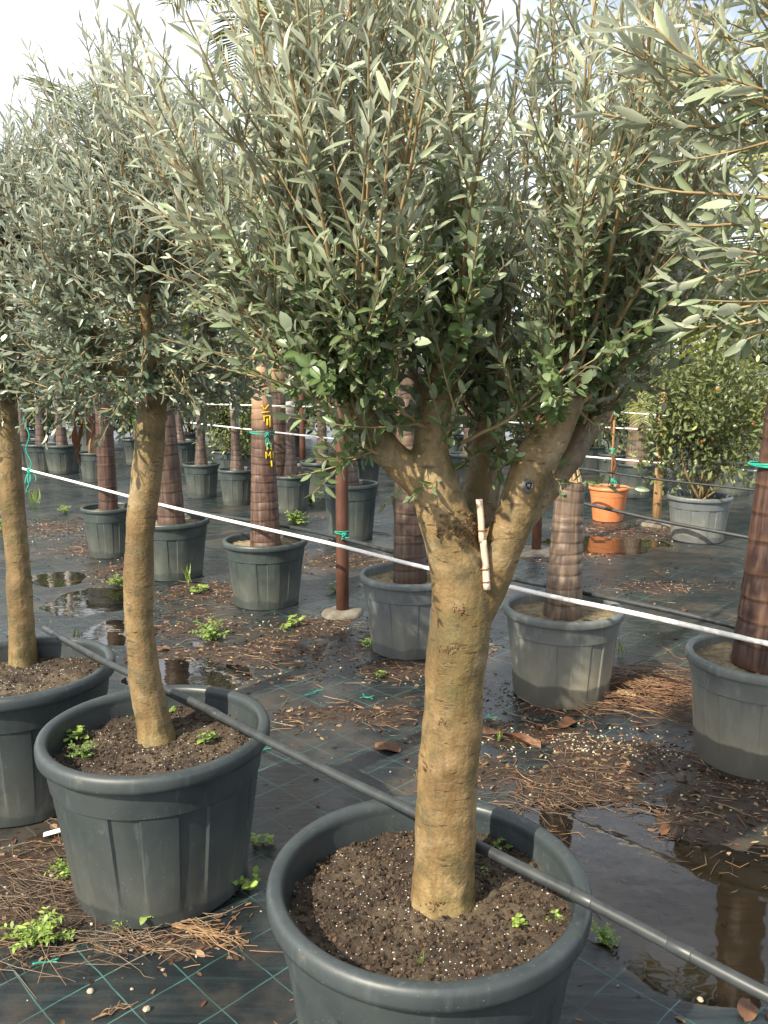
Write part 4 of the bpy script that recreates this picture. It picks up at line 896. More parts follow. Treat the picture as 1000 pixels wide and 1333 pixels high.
mb = MB(); t = np.linspace(0, 1, 40); tube(mb, np.stack([0.02 + (0.03 + 0.07 * np.exp(-((t - 0.3) / 0.15) ** 2) * -1) * np.cos(t * 14), 0.03 * np.sin(t * 14), t * 1.05], 1), np.linspace(0.017, 0.008, 40), 7); link('stem', mb.mesh('stem', M['wire']), e)
rg = np.random.default_rng(8); n = 260; pos = np.stack([rg.normal(0, .12, n), rg.normal(0, .12, n), rg.uniform(0.75, 1.25, n)], 1); D = norm(rg.normal(0, 1, (n, 3))); N = norm(rg.normal(0, .6, (n, 3)) + [0, -.5, 1]); ln = rg.uniform(0.04, 0.07, n)
c = link('crown', leaves_mesh('crown', M['shrub_leaf'], pos, D, N, ln, ln * 0.45, rg.random(n), rg.random(n) * 0.4, 2), e); c['kind'] = 'stuff'
for zz, nm in ((0.12, 0), (0.42, 1)):
    twine_ring((OR[0] + 0.02, OR[1], 0.28 + zz), 0.028, ('teal twine low on the stake in the orange pot', 'teal twine high on the stake in the orange pot')[nm], 0.05, 2, 0.006)
# stumpy palm and other pots behind the orange pot
G1 = at(828, 603, 0.40); pot(float(G1[0]), float(G1[1]), 'small', 'dark pot with a hook-shaped handle behind the wooden post', 0.2)
st_me = palm_trunk(0.125, 0.10, 0.75, 0.11, M['palm_grey'], seed=31); ep, _ = palm(float(G1[0]), float(G1[1]), 0.35, st_me, 0.75, 'pale stumpy palm trunk with flaking fibres behind the orange pot', nf=6, seed=31, fscale=0.7)
for (px, py, kd, lab) in ((800, 590, 'small', 'dark pot with raised lip behind the orange pot'), (770, 580, 'small', 'dark pot in shade behind the olive limb'), (815, 560, 'tall', 'tall dark pot at the back behind the stumpy palm'), (895, 575, 'mid', 'dark pot behind the fruiting shrub'), (955, 600, 'mid', 'dark pot between the fruiting shrub and the dark red palm')):
    p = at(px, py, 0.40); pot(float(p[0]), float(p[1]), kd, lab, px * 0.01)
    bush('potted_shrub', (p[0], p[1], 0.34), (p[0], p[1], 1.0), (0.45, 0.42, 0.6), 2400, 0.07, 0.45, 'shrub_leaf' if px in (895, 955) else 'far_leaf', lab.replace('pot', 'leafed shrub growing in the pot', 1).replace('dark leafed', 'dark-leafed'), 'shrub', 'potted shrubs in the back row', 4, 0, px, 2, clump=40)
C1 = at(297, 590, 0.36); pot(float(C1[0]), float(C1[1]), 'small', 'far pot under the yellow-green conifer', 0.2)
bush('potted_conifer', (C1[0], C1[1], 0.33), (C1[0] + 0.02, C1[1], 1.08), (0.55, 0.5, 0.80), 9000, 0.07, 0.30, 'conifer_leaf', 'yellow-green conifer behind the thin white-banded palms', 'conifer', stems=3, seed=9, st=2, clump=90)
# banana plant with dried leaves
BN = at(123, 588, 0.40); pot(float(BN[0]), float(BN[1]), 'small', 'dark pot holding the banana plant with dried leaves', 0.5)
e = empty('banana_plant', (BN[0], BN[1], 0.34)); tag(e, 'small banana plant with dried brown leaves hanging over its pot', 'banana plant')
mb = MB(); tube(mb, np.array([(0, 0, 0), (0.01, 0, .3), (0, 0, .75)]), [.09, .075, .05], 10); link('stem', mb.mesh('stem', M['barkpiece']), e)
def strip(P, w, twist=0.0, thick=0.0):
    mb = MB(); P = spline(np.array(P, float), 12); T, U, W = frames(P); V = []
    for i, p in enumerate(P):
        a = twist * i / 11; ww = w * math.sin(math.pi * (0.12 + 0.86 * i / 11)) + 0.004; d = U[i] * math.cos(a) + W[i] * math.sin(a); nn = np.cross(T[i], d); wv = 0.25 * ww * math.sin(i * 1.7)
        V += [p - d * ww + nn * wv, p + nn * 0.3 * ww, p + d * ww - nn * wv]
    mb.add(V, [(i * 3 + j, i * 3 + j + 1, i * 3 + j + 4, i * 3 + j + 3) for i in range(11) for j in range(2)]); return mb
for k, (P, w, t) in enumerate([([(0, 0, .7), (-.15, -.1, .62), (-.2, -.14, .3), (-.14, -.16, -.12)], .07, 1.2), ([(0, 0, .7), (-.06, -.15, .6), (-.10, -.2, .3), (-.18, -.2, .05)], .06, 2.0), ([(0, 0, .7), (.08, -.12, .6), (.10, -.15, .35), (.06, -.14, .1)], .055, -1.4), ([(0, 0, .72), (.05, -.08, .62), (.0, -.13, .35), (-.05, -.14, .15)], .05, 0.8)]):
    link('dried_leaf', strip(P, w, t).mesh('dried_leaf', M['driedleaf']), e)
for P in ([(0, 0, .72), (.25, -.1, 1.0), (.5, -.12, .85), (.6, -.12, .35)], [(0, 0, .72), (-.2, 0, 1.1), (-.5, .0, 1.15), (-.8, 0, .9)], [(0, 0, .72), (.1, 0.1, 1.2), (.3, .2, 1.5), (.6, .2, 1.45)]):
    m = strip(P, .07, .3); link('leaf', m.mesh('leaf', M['weed_leaf'], attr=True), e)
# the back rows: shrubs in pots as far as the fence line
for k in range(15):
    t = k / 14; x = -7.2 + 13.2 * t + random.uniform(-.2, .2); y = 15.2 - 2.2 * t + random.uniform(-.35, .35)
    near = ('the banana plant', 'the far pots', 'the slender olive', 'the brown palms', 'the conifer', 'the lettered palm', 'the far post', 'the rusty post', 'the olive fork', 'the short stout palm', 'the orange pot', 'the stumpy palm', 'the wooden post', 'the fruiting shrub', 'the dark red palm')[k]
    pot(x, y, ('mid', 'small', 'tall')[k % 3], 'dark pot in the back row beyond ' + near, k)
    bush('potted_shrub', (x, y, 0.34), (x, y, 0.86 + 0.2 * random.random()), (0.55, 0.5, 0.50), 1700, 0.095, 0.45, ('far_leaf', 'shrub_leaf', 'conifer_leaf')[k % 3], 'leafy shrub of the back row beyond ' + near, 'shrub', 'potted shrubs in the back row', 3, 0, 300 + k, 2, clump=30)
# evergreen trees and shrubs closing the view at the back of the nursery
far = [(-7.5, 19, 2.2, 1.6, 'dark evergreen tree far behind the pale slender olive'), (-4.6, 20, 1.7, 1.4, 'rounded evergreen far behind the banana plant'), (-1.8, 18.5, 1.5, 1.2, 'rounded evergreen far behind the conifer'), (1.2, 19, 1.9, 1.5, 'rounded evergreen far behind the olive fork'), (3.6, 17, 1.8, 1.4, 'rounded evergreen far behind the orange pot'), (5.6, 15.5, 2.0, 1.5, 'dense evergreen far behind the fruiting shrub'), (8.5, 18, 2.4, 1.8, 'broad evergreen far beyond the dark red palm'), (-11, 22, 2.6, 2.0, 'broad evergreen at the far end beyond the banana plant'),
       (-6.1, 18.2, 1.5, 1.3, 'low evergreen far behind the far white-ringed palms'), (-3.2, 18.0, 1.4, 1.3, 'low evergreen far behind the brown palms'), (-0.3, 18.6, 1.5, 1.3, 'low evergreen far behind the rusty post'), (2.4, 18.0, 1.5, 1.2, 'low evergreen far behind the short stout palm'), (4.6, 18.2, 1.7, 1.3, 'low evergreen far behind the wooden post'), (-9.2, 20.5, 1.9, 1.5, 'low evergreen far behind the cord end')]
for k, (x, y, h, r, lab) in enumerate(far):
    bush('evergreen_tree', (x, y, -0.02), (x, y, h), (r, r * 0.8, h * 0.92), 5500, 0.16, 0.5, 'far_leaf', lab, 'tree', 'evergreens at the back of the nursery', 5, 0, 100 + k, 2, clump=110)

# ------------------------------------------------------------------ posts
def post(x, y, h, r, label, mat='post', foot=0.125, wood=False):
    e = empty('fence_post' if wood else 'steel_post', (x, y, 0)); tag(e, label, 'post', 'posts along the rows')
    mb = MB(); tube(mb, np.array([(0, 0, -0.05), (0.002, 0, 0.3), (0.004, 0.002, h * .6), (0.003, 0, h)]), [r, r, r * .985, r * 0.97], 20); link('shaft', mb.mesh('shaft', M[mat]), e)
    mb = MB(); n = 28; th = np.linspace(0, 2 * math.pi, n, endpoint=False); w = 1 + 0.10 * np.sin(2 * th + x) + 0.06 * np.sin(5 * th + y); V = []
    for f, z in ((1.02, -0.03), (1.0, 0.012), (0.9, 0.028), (0.5, 0.036)): V.append(np.stack([foot * f * w * np.cos(th), foot * f * w * np.sin(th), np.full(n, z)], 1))
    mb.add(np.concatenate(V), [(i * n + j, i * n + (j + 1) % n, (i + 1) * n + (j + 1) % n, (i + 1) * n + j) for i in range(3) for j in range(n)] + [tuple(3 * n + j for j in range(n))]); link('footing', mb.mesh('footing', M['concrete']), e)
    return e
PO = at(446, 800); post(PO[0], PO[1], 1.9, 0.039, 'rusty brown steel post in a concrete footing beside the grey ribbed pot')
p = at(698, 720); post(p[0], p[1], 1.9, 0.039, 'rusty brown steel post in concrete beyond the short stout palm', foot=0.22)
p = at(2, 668); post(p[0], p[1], 1.9, 0.045, 'brown steel post behind the pale slender olive where the cord ends')
p = at(394, 606); post(p[0], p[1], 1.9, 0.045, 'far brown steel post behind the thin grey palm')
WP = at(854, 683); post(WP[0], WP[1], 1.35, 0.041, 'weathered round wooden post beside the fruiting shrub', 'wood', 0.17, True)
z = atY(445, 696, PO[1] - 0.04)[2]; twine_ring((PO[0], PO[1], z), 0.043, 'green twine ring round the rusty post', 0.02, 2, 0.0035)

# ------------------------------------------------------------------ cords and pipes
def line(name, P, r, mat, label, cat, group=None, n=10, seg=60, parts=()):
    P = np.array(P, float); S = spline(P, seg); o = P[0]; e = empty(name, tuple(o)) if parts else None
    mb = MB(); tube(mb, S - o, r, n)
    if e is None:
        ob = link(name, mb.mesh(name, M[mat])); ob.location = o; tag(ob, label, cat, group); return ob
    link('pipe', mb.mesh('pipe', M[mat]), e); tag(e, label, cat, group)
    for f in parts:
        i = int(f * (seg - 1)); a, b = S[max(0, i - 1)] - o, S[min(seg - 1, i + 1)] - o; d = norm(b - a); m = S[i] - o
        mb = MB(); tube(mb, np.array([m - d * 0.022, m - d * 0.020, m + d * 0.020, m + d * 0.022]), [r * 1.02, r * 1.10, r * 1.10, r * 1.02], 14); link('coupling', mb.mesh('coupling', M[mat]), e)
    return e
p0 = np.array([1.47, 3.02, 0]) + FRONT * 0.125
rope = [onplane(x, y, p0, ROW) for x, y in ((2, 603), (100, 628), (210, 657), (330, 685), (440, 710), (550, 738), (660, 763), (735, 780), (800, 793), (1000, 838))]
ext = rope[-1] + (rope[-1] - rope[-2]) * 4.5
line('white_cord', rope + [ext], 0.0105, 'cord', 'taut white cord running past the palms and the rusty post', 'cord', seg=90)
hp = [at(x, y, z) for x, y, z in ((58, 818, .462), (100, 842, .482), (150, 868, .49), (240, 908, .495), (340, 960, .496), (440, 1010, .49), (540, 1058, .492), (620, 1100, .494), (700, 1140, .495), (760, 1170, .495), (880, 1233, .492), (1000, 1296, .488))]
d = norm(hp[-1] - hp[-2]); hp += [hp[-1] + d * 0.35 + [0.06, 0, 0.004], hp[-1] + d * 0.9 + [0.15, 0.0, 0]]
line('irrigation_pipe', hp, 0.0118, 'hose', 'thick black irrigation pipe lying across the rims of the olive pots', 'pipe', 'black irrigation pipes', 14, 120, (0.02, 0.335, 0.655, 0.70))
p0b = np.array([1.47, 3.02, 0]) - FRONT * 0.14
tp = [onplane(x, y, p0b, ROW) for x, y in ((105, 632), (200, 653), (262, 668), (340, 680), (430, 697), (521, 721), (640, 748), (760, 772), (880, 797), (1000, 826))]
line('irrigation_pipe', tp + [tp[-1] + (tp[-1] - tp[-2]) * 3], 0.012, 'hose', 'black irrigation pipe running close behind the white cord past the palm pots', 'pipe', 'black irrigation pipes', 10, 80)
# the row with the wooden post
pc = WP + FRONT * 0.055
def row_line(name, a, b, r, mat, label, cat, p0=pc, group=None, ext=(1.5, 1.5), sag=0.0):
    A, B = onplane(*a, p0, ROW), onplane(*b, p0, ROW); dd = norm(B - A); m = (A + B) / 2 - [0, 0, sag]
    line(name, [A - dd * ext[0], A, m, B, B + dd * ext[1]], r, mat, label, cat, group, 8, 40)
row_line('white_cord', (770, 595), (970, 612), 0.0085, 'cord', 'white cord crossing in front of the fruiting shrub just above its pot', 'cord')
row_line('white_cord', (800, 557), (970, 566), 0.0075, 'cord', 'white cord crossing the middle of the fruiting shrub', 'cord')
row_line('white_cord', (800, 536), (970, 549), 0.0055, 'cord', 'thin white cord crossing the fruiting shrub above two thicker ones', 'cord', pc - FRONT * 0.03)
pcc = SH * [1, 1, 0] + FRONT * 0.30
row_line('irrigation_pipe', (757, 655), (965, 698), 0.016, 'hose', 'black pipe hanging in front of the orange pot and the wooden post', 'pipe', pcc, 'black irrigation pipes', (0.6, 2.0), 0.012)
row_line('irrigation_pipe', (770, 612), (965, 636), 0.010, 'hose', 'thin black pipe strung just above the pot of the fruiting shrub', 'pipe', SH * [1, 1, 0] + FRONT * 0.29, 'black irrigation pipes', (1.0, 2.0), 0.01)
pb = at(309, 655) * [1, 1, 0] + FRONT * 0.10
row_line('white_cord', (262, 526), (345, 528), 0.008, 'cord', 'white cord behind the slender twisted olive crossing the thin palms', 'cord', pb, None, (2.0, 1.2))
row_line('white_cord', (325, 559), (432, 571), 0.008, 'cord', 'white cord low across the thin palms behind the yellow-lettered palm', 'cord', pb + FRONT * 0.05, None, (1.2, 0.8))
z = onplane(312, 527, pb, ROW)[2]; p = at(309, 610, 0.40); twine_ring((p[0], p[1], z), 0.040, 'teal twine round the thin palm by the yellow-green conifer', 0.08, 2, 0.007)
p = at(262, 603, 0.40); twine_ring((p[0], p[1], z), 0.044, 'teal twine round the thin palm just behind the brown palm trunk', 0.05, 2, 0.007)
# green twine hanging from the olive leaves and knotted on the white cord
e = empty('twine_tie', tuple(rope[0] * 0.62 + rope[1] * 0.38)); tag(e, 'long teal twine hanging from above and knotted round the white cord', 'twine', 'teal twine ties'); o = np.array(e.location)
kn = onplane(39, 613, p0, ROW); tp_ = onplane(30, 500, p0, ROW)
mb = MB(); t = np.linspace(0, 1, 24)[:, None]; tube(mb, kn * (1 - t) + tp_ * t - o + np.concatenate([0.02 * np.sin(t * 19), 0 * t, 0 * t], 1), 0.006, 5)
link('strand', mb.mesh('strand', M['twine']), e)
mb = MB(); a = np.linspace(0, 25, 50); tube(mb, np.stack([kn[0] - o[0] + 0.022 * np.cos(a), kn[1] - o[1] + 0.02 * np.sin(a), kn[2] - o[2] + 0.022 * np.sin(a * 0.8)], 1), 0.006, 5)
for q in range(5):
    t = np.linspace(0, 1, 8)[:, None]; en = kn + [random.uniform(-.05, .05), random.uniform(-.04, 0), -random.uniform(0.08, .2)]; tube(mb, kn * (1 - t) + en * t - o + np.concatenate([0.03 * np.sin(t * 3.1) * random.uniform(-1, 1), 0 * t, 0 * t], 1), 0.006, 5)
link('knot', mb.mesh('knot', M['twine']), e)

# ------------------------------------------------------------------ litter on the ground
def clear(x, y, extra=0.0):
    for a, b, r in POTS:
        if (x - a) ** 2 + (y - b) ** 2 < (r + extra) ** 2: return False
    return True
def scatter_pts(n, thr=0.12, box=(-3.6, 3.3, 1.55, 8.6), p_bg=0.02, power=1.0):
    out = []
    while len(out) < n:
        x = rng.uniform(box[0], box[1], 4000); y = rng.uniform(box[2], box[3], 4000); m = dmask(x, y) * (0.3 + 1.2 * fbm(x + 3, y + 7, 5.0, 21, 4)); k = rng.random(4000) < np.maximum(p_bg, np.clip(m - thr, 0, 1) ** power) / (0.35 + 0.10 * y)
        for a, b in zip(x[k], y[k]):
            if clear(a, b, 0.0): out.append((a, b))
    return np.array(out[:n])
BR = np.array([(0.10, 0.055, 0.03), (0.18, 0.11, 0.06), (0.06, 0.035, 0.022), (0.25, 0.16, 0.09), (0.14, 0.055, 0.03), (0.30, 0.22, 0.13)])
def litter_flakes(n):
    p = scatter_pts(n); x, y = p.T; z = top(x, y) + 0.002
    U, Fc, rib = leaf_unit(2, 0.2); mb = MB(); a = rng.random(n) * 6.283
    D = np.stack([np.cos(a), np.sin(a), rng.normal(0, .15, n)], 1); N = norm(np.stack([rng.normal(0, .35, n), rng.normal(0, .35, n), np.ones(n)], 1)); ln = rng.uniform(0.008, 0.036, n); wd = ln * rng.uniform(0.15, 0.6, n)
    me = leaves_mesh('leaf_litter', M['attr'], np.stack([x, y, z], 1), D, N, ln, wd, np.zeros(n), np.zeros(n), 2)
    c = BR[rng.integers(0, len(BR), n)] * rng.uniform(0.35, 1.0, (n, 1)); m = len(U); C = np.ones((n, m, 4), np.float32); C[:, :, :3] = c[:, None]
    me.color_attributes['lc'].data.foreach_set('color', C.ravel()); o = link('leaf_litter', me); tag(o, 'small brown leaf fragments littering the wet fabric', 'leaf litter', kind='stuff')
litter_flakes(12000)
def straws(n, pts, name, label, lens=(0.04, 0.16), lift=0.004, pile=0.0, cols=None, rad=0.0011, kind='stuff', dirmean=None):
    mb = MB(); cols = cols if cols is not None else np.array([(0.26, 0.17, 0.095), (0.36, 0.25, 0.15), (0.16, 0.09, 0.055), (0.12, 0.07, 0.04), (0.30, 0.16, 0.09)])
    for k in range(n):
        x, y = pts[k]; l = random.uniform(*lens); a = random.random() * 6.283 if dirmean is None else random.gauss(dirmean, 0.55); z = float(top(np.array([x]), np.array([y]))[0]) + lift + random.random() * pile
        dx_, dy_ = math.cos(a) * l / 2, math.sin(a) * l / 2; b = random.gauss(0, 0.15) * l; tz = random.gauss(0, 0.12) * pile * 2
        P = np.array([(x - dx_, y - dy_, z - tz), (x - dy_ * b / l * 2, y + dx_ * b / l * 2, z + abs(tz) * 0.6 + 0.002), (x + dx_, y + dy_, z + tz)])
        P[:, 2] = np.maximum(P[:, 2], top(P[:, 0], P[:, 1]) + 0.001)
        tube(mb, P, [rad, rad * random.uniform(.8, 1.5), rad * .6], 4, False, cols[random.randrange(len(cols))] * random.uniform(0.6, 1.25))
    o = link(name, mb.mesh(name, M['attr'], attr=True)); tag(o, label, 'straw', kind=kind); return o
straws(1300, scatter_pts(1300, p_bg=0.006), 'straw_litter', 'scattered dry straw and twigs on the black fabric', (0.03, 0.12))
# straw heap behind the muddy pots
pp = np.stack([rng.normal(1.22, .17, 400), rng.normal(3.62, .14, 400)], 1); straws(400, pp, 'straw_heap', 'heap of brown straw between the two mud-stained pots', (0.08, 0.30), 0.004, 0.055, rad=0.0014, dirmean=R(-20), cols=np.array([(0.20, 0.12, 0.065), (0.27, 0.18, 0.105), (0.11, 0.06, 0.04), (0.09, 0.055, 0.035), (0.20, 0.10, 0.06)]))
# straw by the twisted olive pot
pp = np.stack([rng.normal(-0.92, .17, 280), rng.normal(2.16, .15, 280)], 1); pp = np.array([q for q in pp if clear(q[0], q[1], 0.01) and (q[0] + 0.65) ** 2 + (q[1] - 2.23) ** 2 > 0.25 ** 2]); straws(len(pp), pp, 'straw_mat', 'matted dead grass lying against the twisted olive pot', (0.05, 0.26), 0.003, 0.02, rad=0.0008, cols=np.array([(0.11, 0.078, 0.053), (0.18, 0.132, 0.092), (0.06, 0.042, 0.028)]), dirmean=R(-8))
pp = np.stack([rng.normal(-0.66, .13, 90), rng.normal(1.97, .05, 90)], 1); straws(90, pp, 'straw_mat', 'strip of dead grass in front of the twisted olive pot', (0.05, 0.22), 0.003, 0.012, rad=0.0008, cols=np.array([(0.20, 0.14, 0.095), (0.28, 0.21, 0.15), (0.11, 0.075, 0.05)]), dirmean=R(-3))
pp = np.stack([rng.normal(0.66, .17, 380), rng.normal(2.70, .13, 380)], 1); straws(380, pp, 'straw_mat', 'soaked dark grass stems at the edge of the puddle', (0.03, 0.13), 0.002, 0.006, rad=0.0010, cols=np.array([(0.09, 0.06, 0.04), (0.16, 0.11, 0.075), (0.05, 0.035, 0.025)]))
pp = np.stack([rng.normal(0.80, .15, 200), rng.normal(2.32, .14, 200)], 1); straws(200, pp, 'straw_mat', 'loose stems floating on the puddle', (0.02, 0.11), 0.006, 0.003, rad=0.0009, cols=np.array([(0.10, 0.06, 0.035), (0.18, 0.11, 0.06), (0.05, 0.035, 0.025)]))
# pale grit
def grit(n):
    p = scatter_pts(n, p_bg=0.02); extra = np.stack([rng.normal(0.85, .22, 260), rng.normal(3.12, .09, 260)], 1); p = np.concatenate([p, extra]); mb = MB()
    n = len(p); sz = rng.uniform(0.0018, 0.006, n) * (1 + 0.10 * (p[:, 1] - 2)); z = top(p[:, 0], p[:, 1]) + sz * 0.4
    me = grains_mesh('grit', np.stack([p[:, 0], p[:, 1], z], 1), sz, np.array((0.52, 0.45, 0.34)) * rng.uniform(0.3, 1.2, (n, 1)), M['perlite'])
    tag(link('grit', me), 'pale perlite grit and crumbs strewn over the fabric', 'grit', kind='stuff')
grit(900)

# ------------------------------------------------------------------ weeds
def weed(x, y, z, kind, size, label, seed, parent=None, group='weeds sprouting from the fabric and pots', young=0.6):
    rg = np.random.default_rng(seed); P, D, N, L, W, Yg = [], [], [], [], [], []; tw = MB(); base = np.array([x, y, z])
    if kind == 'round':
        for k in range(11):
            a = rg.random() * 6.28; r = size * rg.uniform(0.15, 0.6); h = size * rg.uniform(0.2, 0.65); tip = np.array([r * math.cos(a), r * math.sin(a), h]); tube(tw, np.array([(0, 0, 0), tip * [.5, .5, .7], tip]), size * 0.015, 4, False)
            for q in range(3):
                b = a + (q - 1) * 1.3; P.append(tip); D.append([math.cos(b), math.sin(b), 0.25 + rg.normal(0, .2)]); N.append([rg.normal(0, .25), rg.normal(0, .25), 1]); L.append(size * rg.uniform(.24, .4)); W.append(L[-1] * 0.8); Yg.append(young + rg.normal(0, .2))
    elif kind == 'feathery':
        for k in range(26):
            a = rg.random() * 6.28; r = size * rg.uniform(0.3, 1.0); h = size * rg.uniform(0.2, 0.9); tip = np.array([r * math.cos(a), r * math.sin(a), h]); S = spline(np.array([(0, 0, 0), tip * [.35, .35, .75], tip]), 8); tube(tw, S, size * 0.012, 4, False)
            for i in range(2, 8):
                for sd in (-1, 1):
                    b = a + sd * rg.uniform(.7, 1.3); P.append(S[i]); D.append([math.cos(b), math.sin(b), rg.normal(.25, .3)]); N.append([rg.normal(0, .3), rg.normal(0, .3), 1]); L.append(size * rg.uniform(.12, .24)); W.append(L[-1] * rg.uniform(.35, .6)); Yg.append(young + rg.normal(0, .25))
    else:
        for k in range(9):
            a = rg.random() * 6.28; P.append([rg.normal(0, size * .08), rg.normal(0, size * .08), 0]); D.append([math.cos(a) * .4, math.sin(a) * .4, 1]); N.append([math.cos(a), math.sin(a), .3]); L.append(size * rg.uniform(.6, 1.2)); W.append(L[-1] * 0.06); Yg.append(young)
    A = lambda q: np.array(q, float); n = len(P)
    me = leaves_mesh('leaves', M['weed_leaf'], A(P), norm(A(D)), norm(A(N)), A(L), A(W), rg.random(n), np.clip(A(Yg), 0, 1), 3, 0.2)
    e = empty('weed', (x, y, z)); tag(e, label, 'weed', group); link('leaves', me, e)
    if tw.v: link('stems', tw.mesh('stems', M['weed_leaf'], attr=True), e)
def gw(px, py, kind, size, label, seed, young=0.6):
    p = at(px, py); weed(p[0], p[1], float(top(p[:1], p[1:2])[0]) - 0.002, kind, size, label, seed, young=young)
gw(52, 1228, 'feathery', 0.085, 'bushy light green weed at the edge of the matted dead grass', 1, .7)
gw(200, 1200, 'round', 0.075, 'round-leaved weed against the front of the twisted olive pot', 2, .6)
gw(168, 1203, 'feathery', 0.05, 'small feathery weed beside the round-leaved one at the twisted olive pot', 3, .5)
gw(88, 1140, 'feathery', 0.065, 'feathery weed between the matted dead grass and the twisted olive pot', 4, .45)
gw(322, 1155, 'round', 0.085, 'pale clover-like weed at the foot of the twisted olive pot, facing the biggest pot', 5, .85)
gw(342, 1100, 'round', 0.06, 'small clover-like weed just behind the pale one at the twisted olive pot', 6, .7)
gw(265, 1182, 'round', 0.035, 'low creeping weed along the base of the twisted olive pot', 7, .8)
gw(290, 1170, 'round', 0.03, 'tiny creeping weed beside the twisted olive pot', 8, .8)
gw(45, 1042, 'round', 0.09, 'broad-leaved weed at the foot of the pot where the pipe ends', 9, .8)
gw(5, 1045, 'feathery', 0.04, 'small sprout beside the pot where the pipe ends', 10, .8)
gw(785, 1222, 'feathery', 0.045, 'small green weed between the biggest pot and the puddle', 11, .35)
gw(275, 832, 'feathery', 0.12, 'wide low green weed on the dirt in front of the yellow-lettered palm', 12, .3)
gw(155, 762, 'feathery', 0.10, 'low green weed beside the slender olive trunk and puddle', 13, .5)
gw(245, 760, 'grass', 0.14, 'pale grassy weed in front of the second palm pot', 14, .7)
gw(260, 772, 'round', 0.09, 'low leafy weed on the dirt near the second palm pot', 15, .5)
gw(383, 815, 'round', 0.08, 'bright clover-like weed between the lettered palm pot and the rusty post', 16, .85)
gw(372, 820, 'round', 0.05, 'tiny bright sprout beside the clover-like weed by the rusty post', 17, .85)
gw(480, 842, 'round', 0.06, 'creeping bright weed at the foot of the grey ribbed pot', 18, .9)
gw(500, 850, 'round', 0.045, 'tiny creeping weed along the foot of the grey ribbed pot', 19, .8)
gw(495, 883, 'round', 0.05, 'lone small weed on the fabric in front of the grey ribbed pot', 20, .6)
gw(385, 682, 'feathery', 0.16, 'yellowish low weed between the lettered palm and the rusty post', 21, .9)
gw(405, 655, 'feathery', 0.14, 'pale green weed behind the lettered palm pot near the tall dark pot', 22, .6)
gw(45, 657, 'grass', 0.22, 'tuft of bright grass beside the brown post at the cord end', 23, .8)
gw(85, 668, 'feathery', 0.09, 'small pale weed between the cord and the dark pot', 24, .8)
gw(80, 612, 'round', 0.22, 'broad leafy weed at the foot of the far pots', 25, .6)
gw(5, 690, 'feathery', 0.16, 'low weed behind the pale slender olive', 26, .6)
gw(460, 668, 'round', 0.10, 'green sprout at the foot of the tall dark pot', 27, .6)
gw(437, 770, 'round', 0.09, 'bright leafy sprout beside the base of the rusty post', 28, .8)
gw(650, 965, 'grass', 0.05, 'tiny grass sprout on the long reddish sheath', 29, .6)
gw(808, 855, 'grass', 0.10, 'thin green sprout in the straw heap', 30, .4)
gw(480, 655, 'feathery', 0.12, 'weed beside the grey pot behind the forked olive', 31, .6)
# seedlings in the pots
def sw(px, py, kind, size, label, seed, young=.6, zz=0.40):
    p = at(px, py, zz); weed(p[0], p[1], zz - 0.002, kind, size, label, seed, young=young)
sw(98, 962, 'round', 0.055, 'lobed green seedling in the twisted olive pot by its rim', 41, .6)
sw(106, 985, 'feathery', 0.05, 'bluish feathery seedling in the twisted olive pot', 42, .1)
sw(266, 966, 'round', 0.05, 'small lobed seedling in the twisted olive pot under the pipe', 43, .55)
sw(172, 925, 'grass', 0.10, 'pale grass sprout beside the slender twisted olive trunk', 44, .8)
sw(228, 930, 'round', 0.03, 'tiny seedling behind the slender twisted olive trunk', 45, .5)
sw(52, 852, 'round', 0.06, 'green seedling beside the pale slender olive trunk', 46, .5)
sw(103, 845, 'grass', 0.08, 'thin grass blades in the pot where the pipe ends', 47, .4)
sw(655, 1108, 'round', 0.034, 'bluish seedling behind the pipe in the biggest pot', 48, .1)
sw(676, 1206, 'round', 0.026, 'four-leaved bright seedling in the biggest pot', 49, .9)
sw(724, 1200, 'round', 0.026, 'small green seedling near the right rim of the biggest pot', 50, .6)
sw(547, 1254, 'grass', 0.025, 'tiny pale shoot in the soil at the front of the biggest pot', 51, .8)
sw(632, 1135, 'round', 0.018, 'tiny sprout beside the forked olive trunk and the pipe', 52, .5)

# ------------------------------------------------------------------ dead branch, fallen leaves, twine scraps
def dead_branch(px, py, qx, qy, n, spread, label, seed, lift=0.012):
    rg = random.Random(seed); a = at(px, py); b = at(qx, qy); d = b - a; L = np.linalg.norm(d[:2]); u = d / L; v = np.array([-u[1], u[0], 0]); mb = MB(); col = np.array((0.26, 0.165, 0.09))
    for k in range(n):
        s = rg.uniform(-1, 1) * spread; l = L * rg.uniform(0.45, 1.05); P = []
        for i in range(7):
            t = i / 6; q = a + u * l * t + v * (s * l * t ** 0.8 + 0.012 * rg.gauss(0, 1) * t); P.append((q[0], q[1], max(0.0, float(top(q[:1], q[1:2])[0])) + 0.003 + lift * math.sin(math.pi * min(1, t + 0.1)) * rg.uniform(0.3, 1.2)))
        P = np.array(P); tube(mb, P, np.linspace(0.0022, 0.0008, 7), 5, False, col * rg.uniform(0.6, 1.15))
        for m in range(3):
            i = rg.randrange(2, 6); e_ = P[i] + (u * rg.uniform(0.2, 0.5) + v * rg.uniform(-0.4, 0.4)) * l * 0.4; e_[2] = max(0.0, float(top(e_[:1], e_[1:2])[0])) + 0.003 + rg.random() * 0.012; tube(mb, np.array([P[i], (P[i] + e_) / 2 + [0, 0, .002], e_]), [0.0012, 0.0009, 0.0006], 4, False, col * rg.uniform(0.6, 1.2))
    o = link('dead_branch', mb.mesh('dead_branch', M['attr'], attr=True, off=(a[0], a[1], 0))); o.location = (a[0], a[1], 0); tag(o, label, 'dead branch')
dead_branch(222, 1206, 335, 1232, 12, 0.36, 'dry branching dead plant lying in front of the twisted olive pot', 3)
